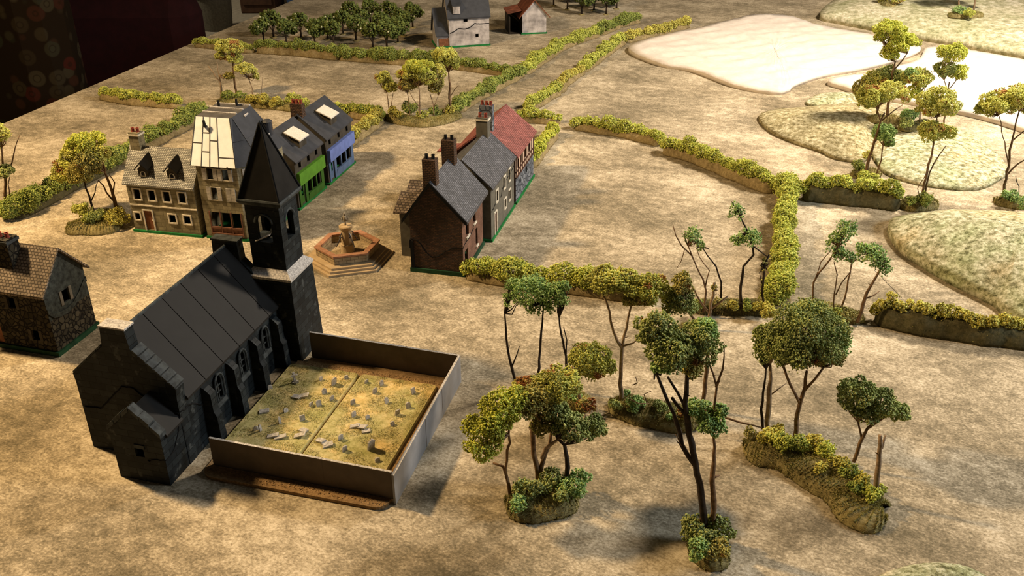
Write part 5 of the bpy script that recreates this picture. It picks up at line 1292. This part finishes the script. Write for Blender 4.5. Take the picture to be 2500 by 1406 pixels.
# curved shrub strip on the right
s = Stand([(1815, 1088), (1880, 1105), (1960, 1130), (2020, 1175), (2080, 1220), (2120, 1262), (2160, 1275)], 0.092, 'long curved flocked strip with shrubs, one huge round crown and a snapped pole', h=0.022)
for b in ((1868, 1062, 26, 'hedge_olive'), (1905, 1078, 34, 'hedge'), (1895, 1048, 22, 'hedge_olive'), (1950, 1082, 30, 'hedge_dark'), (1985, 1085, 30, 'hedge_olive'), (2020, 1100, 30, 'hedge'), (2048, 1130, 28, 'hedge_olive'), (2075, 1150, 26, 'hedge_dark'), (2100, 1165, 26, 'hedge_olive'),
          (2085, 1185, 22, 'hedge_dark'), (2130, 1205, 26, 'hedge'), (1835, 1050, 18, 'fuzz_green'), (2010, 1140, 20, 'hedge_olive'), (2150, 1190, 18, 'hedge')): s.bush(*b)
s.tree((1943, 1060), [[(1943, 1060, 4.4), (1947, 1010, 4.0), (1955, 978, 3.6), (1966, 945, 3.2), (1970, 905, 2.4)], [(1953, 985, 2.8), (1930, 940, 2.4), (1912, 892, 1.8)], [(1962, 955, 2.6), (1990, 925, 2.2), (2012, 895, 1.8)]],
       [(1965, 815, 100, 78, 0.0, 'leaf_dark'), (2045, 850, 42, 52, 0.0, 'leaf_green'), (1925, 850, 60, 50, -0.01, 'leaf_dark'), (2000, 870, 60, 34, -0.02, 'leaf_brown')], 'bark', 'leaf_green', label='huge round green crown')
s.tree((1863, 1040), [[(1863, 1040, 2.6), (1858, 1000, 2.4), (1866, 940, 2.0), (1870, 900, 1.6)]], [(1868, 855, 30, 42, 0.0), (1860, 820, 26, 26, 0.0)], 'bark_dark', 'leaf_dark')
s.tree((1874, 1045), [[(1874, 1045, 4.6), (1878, 980, 4.4), (1882, 925, 4.0), (1880, 890, 2.6)], [(1880, 965, 1.4), (1900, 950, 1.1), (1920, 935, 0.8)]], [(1885, 860, 22, 26, -0.01)], 'bark_pale', 'leaf_brown')
s.tree((2086, 1120), [[(2086, 1120, 3.2), (2100, 1080, 3.0), (2118, 1045, 2.6), (2135, 1030, 1.8)], [(2104, 1070, 2.0), (2095, 1030, 1.4)], [(2120, 1045, 2.0), (2160, 1018, 1.6), (2180, 1010, 1.2)]],
       [(2095, 965, 50, 42, 0.0), (2150, 985, 44, 34, 0.0), (2115, 1010, 38, 18, -0.01), (2196, 1006, 28, 22, 0.0)], 'bark', 'leaf_dark')
s.tree((2138, 1200), [[(2138, 1200, 4.2), (2146, 1130, 4.0), (2150, 1085, 3.8), (2149, 1062, 3.2)], [(2152, 1095, 2.6), (2162, 1062, 1.6)]], [], 'bark_pale', name='snapped_pole', label='pale snapped pole')
s.stick([(1722, 1010, 0.045, 2.2), (1780, 1022, 0.04, 2.0), (1860, 1044, 0.028, 1.4)], 'bark', 'fallen_branch')

s.rock(2125, 1242, 14)

# thin bare-stemmed trees by the field corner
s = Stand([(1690, 756), (1760, 757), (1830, 757), (1885, 762)], 0.050, 'low dark banked stand with contorted bare stems and sparse leaves', h=0.020, mat='bank_dark')
s.bush(1790, 742, 16, 'hedge_olive'); s.bush(1825, 742, 18, 'hedge_dark'); s.bush(1850, 745, 16, 'hedge_olive'); s.bush(1700, 742, 18, 'hedge_dark')
s.bush(1880, 762, 26, 'hedge_olive'); s.bush(1868, 745, 16, 'hedge_olive'); s.bush(1760, 738, 18, 'fuzz_green')
s.tree((1718, 755), [[(1718, 755, 3.0), (1724, 710, 2.4), (1716, 680, 2.0), (1700, 650, 1.8), (1688, 620, 1.4), (1680, 600, 1.2)], [(1722, 700, 1.6), (1732, 660, 1.2), (1708, 628, 1.0), (1700, 605, .8)], [(1690, 625, 1.6), (1664, 600, 1.2), (1650, 575, 1.2), (1643, 550, .8)], [(1672, 605, 1.0), (1662, 640, .8), (1652, 655, .6)]],
       [(1688, 580, 26, 24, 0)], 'bark', 'leaf_green', sparse=True, step=0.003)
s.tree((1760, 735), [[(1760, 735, 2.4), (1761, 690, 2.2), (1748, 650, 1.8), (1728, 625, 1.6), (1712, 600, 1.0)]], [(1708, 600, 14, 18, 0)], 'bark_dark', 'leaf_green', sparse=True, step=0.003)
s.tree((1809, 748), [[(1809, 748, 3.4), (1808, 700, 3.2), (1815, 650, 2.8), (1840, 622, 2.6), (1836, 590, 2.2), (1815, 545, 1.8), (1800, 515, 1.4), (1786, 492, .8)], [(1838, 600, 1.4), (1858, 615, 1.2), (1878, 630, .9)]], [(1798, 520, 20, 24, 0), (1828, 580, 28, 28, 0), (1800, 585, 20, 14, 0)], 'bark_dark', 'leaf_green', sparse=True, step=0.003)
s.tree((1866, 752), [[(1866, 752, 2.4), (1862, 700, 2.2), (1866, 650, 2.6), (1878, 620, 1.4)], [(1862, 700, 1.0), (1854, 665, .8)]], [(1868, 650, 9, 24, 0)], 'bark_dark', 'leaf_brown', sparse=True, step=0.003)
s.stick([(1764, 736, 0.03, .8), (1800, 740, 0.03, .8), (1858, 742, 0.028, .7)], 'bark_dark', 'thin_twig')
s = Stand([(1655, 804), (1700, 798), (1748, 792)], 0.026, 'small stand with pale broken stump branches behind the tall front tree', h=0.01)
s.tree((1731, 796), [[(1731, 796, 4.0), (1735, 740, 3.6), (1742, 705, 3.0), (1744, 690, 2.4)], [(1732, 765, 2.6), (1712, 740, 2.0), (1692, 700, 1.6)], [(1735, 755, 2.4), (1762, 735, 2.0), (1778, 722, 1.6)]], [(1744, 702, 9, 12, 0)], 'bark_pale', 'leaf_brown', sparse=True)

s = Stand([(1945, 768), (2000, 758), (2060, 770), (2105, 790)], 0.05, 'flocked stand with leaning thin trees right of the straight hedge', h=0.014)
s.bush(1965, 752, 26, 'hedge_dark'); s.bush(2040, 758, 18, 'hedge'); s.bush(2070, 765, 20, 'fuzz_green'); s.bush(1945, 765, 14, 'hedge_olive')
s.tree((1986, 748), [[(1986, 748, 2.4), (1986, 690, 2.2), (2000, 665, 2.0), (2025, 635, 1.8), (2045, 600, 1.2)], [(1990, 680, 1.0), (2004, 640, .9), (2030, 610, .8)]], [(2040, 595, 26, 30, 0), (2068, 565, 28, 26, 0), (2052, 620, 20, 18, 0)], 'bark', 'leaf_green', sparse=True, step=0.0032)
s.tree((2036, 752), [[(2036, 752, 2.0), (2040, 700, 1.6), (2044, 670, 1.4), (2036, 640, .9)], [(2040, 720, 1.2), (2055, 690, 1.2), (2075, 665, 1.0), (2082, 640, .7)]], [(2080, 630, 14, 14, 0)], 'bark', 'leaf_green', sparse=True, step=0.003)
s.tree((2055, 745), [[(2055, 745, 2.2), (2068, 705, 2.0), (2076, 665, 1.8), (2078, 645, 1.2)]], [], 'bark', sparse=True)
s.tree((2094, 780), [[(2094, 780, 4.0), (2108, 740, 3.6), (2128, 695, 3.2), (2145, 665, 2.6), (2165, 635, 1.8)], [(2115, 728, 1.6), (2132, 722, 1.4), (2148, 710, 1.0)]], [(2125, 620, 34, 24, 0), (2150, 648, 26, 30, 0), (2100, 605, 16, 12, 0)], 'bark', 'leaf_green', sparse=True, step=0.0032)
s.stick([(2135, 660, 0.11, .5), (2165, 690, 0.09, .5), (2205, 730, 0.06, .4)], 'bark_dark', 'thin_twig')

# trees around the hills, top right
s = Stand([(2195, 508), (2240, 505), (2285, 500)], 0.060, 'flocked stand with a tall slim double-crowned tree in front of the pale hill', h=0.024)
s.bush(2262, 488, 24, 'hedge_dark'); s.bush(2225, 490, 16, 'hedge_dark')
s.tree((2250, 488), [[(2250, 488, 3.6), (2262, 430, 3.2), (2276, 370, 2.8), (2284, 310, 2.2), (2288, 285, 1.4)], [(2256, 480, 2.4), (2270, 420, 2.2), (2292, 380, 1.8), (2310, 355, 1.4)], [(2245, 485, 1.2), (2240, 460, 1.0), (2262, 420, .9)]],
       [(2290, 250, 52, 34, 0, 'leaf_olive'), (2262, 262, 24, 26, 0.01), (2285, 325, 46, 26, 0, 'leaf_rust')], 'bark', 'leaf_rust')
s = Stand([(2085, 435), (2110, 428), (2150, 432)], 0.052, 'flocked stand with a leaning dark trunk at the end of the dark banked hedge', h=0.020)
s.bush(2095, 405, 18, 'hedge_dark'); s.bush(2118, 432, 24, 'hedge'); s.bush(2118, 378, 14, 'hedge_olive')
s.tree((2112, 425), [[(2112, 425, 6.0), (2124, 380, 4.6), (2140, 330, 3.6), (2150, 295, 3.0), (2160, 275, 2.0)], [(2150, 295, 2.2), (2140, 262, 1.6)], [(2152, 295, 2.2), (2185, 268, 1.6), (2205, 255, 1.2)]],
       [(2130, 235, 40, 24, 0, 'leaf_rust'), (2175, 228, 48, 24, 0), (2115, 248, 24, 18, 0, 'leaf_rust')], 'bark', 'leaf_olive')
s.tree((2142, 420), [[(2142, 420, 2.4), (2152, 390, 2.0), (2156, 355, 1.6)]], [(2158, 325, 30, 20, 0), (2172, 348, 14, 14, 0)], 'bark', 'leaf_green')
s = Stand([(2120, 292), (2170, 300), (2200, 296)], 0.055, 'flocked stand on the straw coloured hill with a tall yellow green topped tree', h=0.020, z=0.028)
s.tree((2165, 285), [[(2165, 285, 5.0), (2172, 230, 4.4), (2178, 180, 3.6), (2186, 150, 2.4)], [(2178, 175, 2.6), (2205, 145, 2.0), (2215, 130, 1.4)]],
       [(2175, 72, 42, 20, 0.01), (2205, 104, 42, 22, 0), (2172, 130, 24, 20, 0), (2150, 90, 16, 16, 0.01)], 'bark', 'leaf_bright', label='tall tree with yellow green top')
s.tree((2140, 280), [[(2140, 280, 3.4), (2150, 240, 3.0), (2160, 215, 2.0)]], [(2140, 195, 34, 22, 0.0, 'leaf_olive'), (2170, 185, 34, 24, 0.0), (2110, 220, 28, 26, 0.0, 'leaf_brown'), (2200, 190, 20, 18, 0)], 'bark', 'leaf_dark')
s = Stand([(2195, 318), (2235, 312), (2275, 305)], 0.050, 'flocked stand with round green bush and two trees behind the slim tree', h=0.018, z=0.030)
s.bush(2222, 285, 26, 'leaf_green'); s.bush(2212, 300, 18, 'leaf_dark')
s.tree((2245, 300), [[(2245, 300, 2.6), (2246, 260, 2.4), (2250, 225, 1.8)]], [(2242, 192, 36, 24, 0), (2225, 185, 20, 18, 0, 'leaf_green'), (2232, 225, 20, 20, 0, 'leaf_bright')], 'bark_pale', 'leaf_rust')
s.tree((2305, 300), [[(2305, 300, 3.0), (2312, 240, 2.6), (2318, 200, 2.0)], [(2315, 220, 1.8), (2335, 195, 1.4)], [(2312, 225, 1.8), (2305, 195, 1.2)]], [(2328, 128, 38, 20, 0, 'leaf_bright'), (2342, 178, 24, 20, 0, 'leaf_bright'), (2308, 170, 26, 20, 0)], 'bark_pale', 'leaf_dark')
s = Stand([(2425, 492), (2470, 500), (2520, 505)], 0.062, 'flocked stand at the right edge with a tall broad-topped tree and low bush', h=0.022)
s.bush(2466, 478, 22, 'leaf_green'); s.bush(2512, 500, 26, 'leaf_green')
s.tree((2450, 478), [[(2450, 478, 3.8), (2458, 420, 3.4), (2470, 350, 3.0), (2480, 300, 2.4), (2488, 272, 1.6)], [(2456, 430, 2.6), (2485, 400, 2.0), (2515, 380, 1.6)], [(2462, 400, 1.8), (2445, 320, 1.4), (2438, 280, 1.0)], [(2470, 345, 2.0), (2500, 320, 1.6), (2530, 300, 1.2)]],
       [(2440, 252, 48, 26, 0), (2490, 240, 56, 28, 0), (2405, 265, 24, 20, 0), (2540, 262, 40, 28, 0)], 'bark', 'leaf_olive')
s.tree((2488, 480), [[(2488, 480, 1.4), (2488, 455, 1.2), (2480, 430, .8)]], [], 'bark_dark', name='thin_stem')
s = Stand([(2315, 38), (2350, 42), (2395, 38)], 0.07, 'flocked stand with two pale trunks on the far top right hill', h=0.02, z=0.068)
s.bush(2340, 25, 18, 'leaf_green'); s.bush(2365, 32, 14, 'hedge')
s.tree((2340, 25), [[(2340, 25, 4), (2342, -30, 3.6), (2345, -70, 2.4)]], [(2345, -90, 40, 26, 0)], 'bark_pale', 'leaf_green'); s.tree((2378, 22), [[(2378, 22, 4), (2384, -20, 3.6), (2380, -60, 2)]], [(2392, -15, 14, 22, 0.02), (2388, -85, 30, 24, 0)], 'bark_pale', 'leaf_green')
s = Stand([(2150, 12), (2190, 14)], 0.06, 'low brownish bush stand on the far hill at the top edge', h=0.015, z=0.066)
s.bush(2165, -4, 26, 'hedge_olive'); s.bush(2192, 2, 18, 'leaf_rust')

# left side trees
s = Stand([(170, 552), (230, 558), (300, 550)], 0.095, 'flocked stand with a lit flat-topped tree left of the dormer house', h=0.018)
s.bush(198, 515, 28, 'leaf_rust'); s.bush(236, 530, 26, 'leaf_dark'); s.bush(285, 530, 30, 'hedge_olive'); s.bush(268, 520, 18, 'leaf_brown'); s.bush(218, 535, 20, 'hedge')
s.tree((228, 510), [[(228, 510, 3.2), (218, 478, 2.8), (206, 440, 2.2), (196, 415, 1.6)], [(222, 492, 1.6), (232, 470, 1.2), (240, 440, .8)]], [(160, 420, 36, 26, 0.0, 'leaf_rust'), (195, 425, 34, 24, -0.01, 'leaf_brown'), (178, 380, 34, 22, 0.02, 'leaf_rust')], 'bark_dark', 'leaf_rust')
s.tree((290, 525), [[(290, 525, 5.4), (280, 490, 4.6), (268, 450, 3.6), (256, 420, 2.4)], [(282, 495, 2.6), (260, 470, 2.2), (240, 440, 1.6)], [(276, 470, 2.2), (280, 445, 1.6), (266, 425, 1)]], [(215, 345, 50, 20, 0.02, 'leaf_bright'), (185, 365, 34, 22, 0.02, 'leaf_olive'), (235, 375, 34, 24, 0.02, 'leaf_olive'), (215, 400, 44, 28, 0.0, 'leaf_brown')], 'bark', 'leaf_olive', label='lit flat-topped tree')
s = Stand([(-50, 520), (-10, 520), (22, 512)], 0.080, 'flocked stand with bare forked branch at the far left edge', h=0.016)
s.bush(36, 480, 12, 'leaf_dark'); s.bush(-8, 500, 18, 'hedge')
s.tree((12, 485), [[(12, 485, 4.2), (14, 445, 3.6), (8, 410, 2.8), (4, 360, 2.2)], [(14, 440, 2.0), (30, 395, 1.8), (48, 330, 1.0)], [(24, 480, 1.8), (20, 450, 1.4), (24, 432, 1)]], [(4, 330, 22, 24, 0, 'leaf_olive'), (14, 418, 24, 15, -0.01, 'leaf_dark'), (-20, 350, 24, 20, 0)], 'bark', 'leaf_olive')
s = Stand([(532, 252), (600, 256), (690, 262), (755, 272)], 0.065, 'flocked strip with bare forked branches and small olive trees behind the mansard house', h=0.020)
for b in ((555, 235, 18, 'hedge_dark'), (588, 232, 16, 'hedge_dark'), (640, 245, 22, 'hedge_olive'), (675, 248, 18, 'hedge_olive'), (715, 242, 20, 'hedge'), (740, 250, 16, 'hedge'), (612, 242, 15, 'hedge_olive')): s.bush(*b)
s.tree((540, 238), [[(540, 238, 4.4), (538, 200, 3.6), (522, 178, 2.4), (507, 160, 1.4)], [(538, 200, 2.4), (532, 170, 1.8), (530, 150, 1.2)]], [(558, 187, 14, 10, 0)], 'bark_pale', 'leaf_brown')
s.tree((578, 232), [[(578, 232, 4.2), (572, 195, 3.6), (568, 165, 2.6), (566, 140, 1.8)]], [(560, 118, 32, 20, 0), (572, 142, 20, 14, 0, 'leaf_rust'), (538, 138, 14, 12, 0, 'leaf_rust')], 'bark', 'leaf_olive')
s.tree((616, 240), [[(616, 240, 2.0), (616, 215, 1.6), (606, 190, 1.4)]], [(598, 168, 26, 13, 0), (622, 185, 10, 22, 0)], 'bark_pale', 'leaf_olive')
s.stick([(638, 228, 0.02, 1.2), (640, 205, 0.05, 1.0), (641, 188, 0.075, .6)], 'bark_pale', 'bare_stem')
s = Stand([(945, 286), (1015, 302), (1075, 298), (1118, 280)], 0.070, 'flocked stand with a row of round-topped trees beside the road junction', h=0.018)
for b in ((956, 272, 16, 'hedge_olive'), (1000, 268, 22, 'hedge_dark'), (1030, 280, 16, 'leaf_rust'), (1060, 272, 18, 'hedge_dark'), (1095, 270, 18, 'hedge_olive'), (975, 280, 14, 'hedge_olive'), (1112, 262, 12, 'hedge')): s.bush(*b)
s.tree((953, 278), [[(953, 278, 2.6), (947, 245, 2.0), (944, 225, 1.4)], [(954, 265, 1.6), (958, 240, 1.2), (960, 228, .9)]], [(936, 190, 20, 15, 0, 'leaf_rust'), (952, 212, 18, 18, 0)], 'bark_pale', 'leaf_olive')
s.tree((1000, 285), [[(1000, 285, 2.0), (998, 250, 1.7), (994, 225, 1.2)]], [(996, 205, 22, 20, 0), (985, 180, 18, 14, 0, 'leaf_olive')], 'bark_pale', 'leaf_brown')
s.tree((1024, 290), [[(1024, 290, 3.0), (1024, 240, 2.6), (1022, 210, 1.8)], [(1024, 262, 1.4), (1008, 240, 1.2), (1000, 225, .9)]], [(1020, 162, 38, 16, 0, 'leaf_bright'), (1040, 190, 30, 22, 0, 'leaf_rust'), (1008, 180, 30, 20, 0)], 'bark_pale', 'leaf_olive')
s.tree((1060, 285), [[(1060, 285, 2.0), (1058, 255, 1.8), (1050, 230, 1.2)], [(1059, 262, 1.4), (1070, 232, 1)]], [(1066, 205, 22, 22, 0), (1072, 175, 18, 18, 0, 'leaf_olive')], 'bark_pale', 'leaf_brown')
s.tree((1100, 276), [[(1100, 276, 5.0), (1097, 240, 4.4), (1098, 205, 3.6), (1095, 175, 2)], [(1100, 235, 1.2), (1110, 218, 1.0), (1120, 208, .8)]], [(1085, 135, 32, 18, 0, 'leaf_olive'), (1104, 150, 20, 22, 0.0, 'leaf_rust')], 'bark', 'leaf_olive')

# orchard
ORN = np.random.default_rng(9)
def orchard_proto():
    r = empty('orchard_tree', (0, 0, 0), 0, 'x', 'orchard tree')
    mb = MB(); n = 12; mb.loft([[(0.011 * math.cos(k * 2 * PI / n), 0.011 * math.sin(k * 2 * PI / n), 0) for k in range(n)], [(0.009 * math.cos(k * 2 * PI / n), 0.009 * math.sin(k * 2 * PI / n), 0.003) for k in range(n)]]); mb.build('base', 'standbase', r)
    mb = MB(); mb.tube([(0, 0, 0.002), (0.001, 0, 0.02), (0, 0.001, 0.045)], [0.0035, 0.003, 0.002], 7); mb.tube([(0, 0, 0.02), (0.012, 0.004, 0.045)], [0.0018, 0.001], 5); mb.tube([(0, 0, 0.02), (-0.012, -0.004, 0.045)], [0.0018, 0.001], 5)
    mb.build('trunk', 'bark_dark', r, smooth=True)
    L = crown_lumps((0, 0, 0.055), (0.040, 0.040, 0.030), ORN, 12, 0.42); P = lump_points(L, 0.0058, ORN, 0.16)
    V, Fa = crumbs(P, 0.0042, ORN); f = fast_mesh('foliage', V, Fa, 'orchard', r)
    for k in range(4):
        mb = MB(); d = ORN.normal(size=3); d[2] = abs(d[2]) * 0.5; d /= np.linalg.norm(d); c = np.array([0, 0, 0.055]) + d * np.array([0.040, 0.040, 0.030])
        rg = lambda rr, z: [(c[0] + rr * math.cos(q * PI / 3), c[1] + rr * math.sin(q * PI / 3), c[2] + z) for q in range(6)]
        mb.loft([rg(0.001, -0.003), rg(0.0028, -0.0015), rg(0.0028, 0.0015), rg(0.001, 0.003)])
        mb.build('fruit', 'fruit', r, smooth=True)
    return r
def copy_tree(o, parent=None):
    c = o.copy(); COL.objects.link(c)
    if parent: c.parent = parent
    for ch in list(o.children): copy_tree(ch, c)
    return c
OT = [(645, 100, 'dark orchard tree, front left corner of the far orchard'), (668, 86, 'dark orchard tree, back left corner of the far orchard'), (700, 104, 'low orchard tree just above the hedge, second from the left'), (735, 86, 'dark orchard tree right of the left corner pair'),
      (770, 105, 'orchard tree in the gap right of the left group'), (800, 92, 'small orchard tree behind the gap tree'), (815, 108, 'orchard tree at the front, middle of the row'), (838, 78, 'orchard tree in the second row, left of the tallest ones'),
      (870, 94, 'orchard tree in the middle of the orchard'), (860, 56, 'orchard tree in the back row, left'), (905, 52, 'orchard tree in the back row, topmost'), (885, 72, 'orchard tree just in front of the topmost one'),
      (910, 112, 'orchard tree at the front, right of middle'), (945, 112, 'orchard tree nearest the hedge, right part'), (930, 84, 'orchard tree in the third row, right part'), (955, 60, 'orchard tree in the back row, right'),
      (985, 82, 'orchard tree at the right side, second row'), (1008, 62, 'dark orchard tree at the far right corner'), (972, 98, 'orchard tree beside the white house shadow'),
      (1352, 8, 'far orchard tree beside the barn'), (1385, 18, 'orchard tree in the clump behind the barn, left'), (1420, 30, 'orchard tree in the clump behind the barn, front'), (1450, 20, 'orchard tree in the clump behind the barn, middle'), (1480, 30, 'orchard tree in the clump by the far hedge end'),
      (1505, 16, 'orchard tree furthest right in the far clump'), (1430, 4, 'orchard tree at the top edge of the far clump')]
proto = orchard_proto()
for i, (x, y, lab) in enumerate(OT):
    o = proto if i == 0 else copy_tree(proto)
    g = at(x, y + 6, 0); o.location = (g[0], g[1], 0); o.rotation_euler = (0, 0, float(ORN.uniform(0, 6.28))); k = float(ORN.uniform(1.2, 1.42)); o.scale = (k, k, k)
    o['label'] = lab; o['group'] = 'orchard trees'
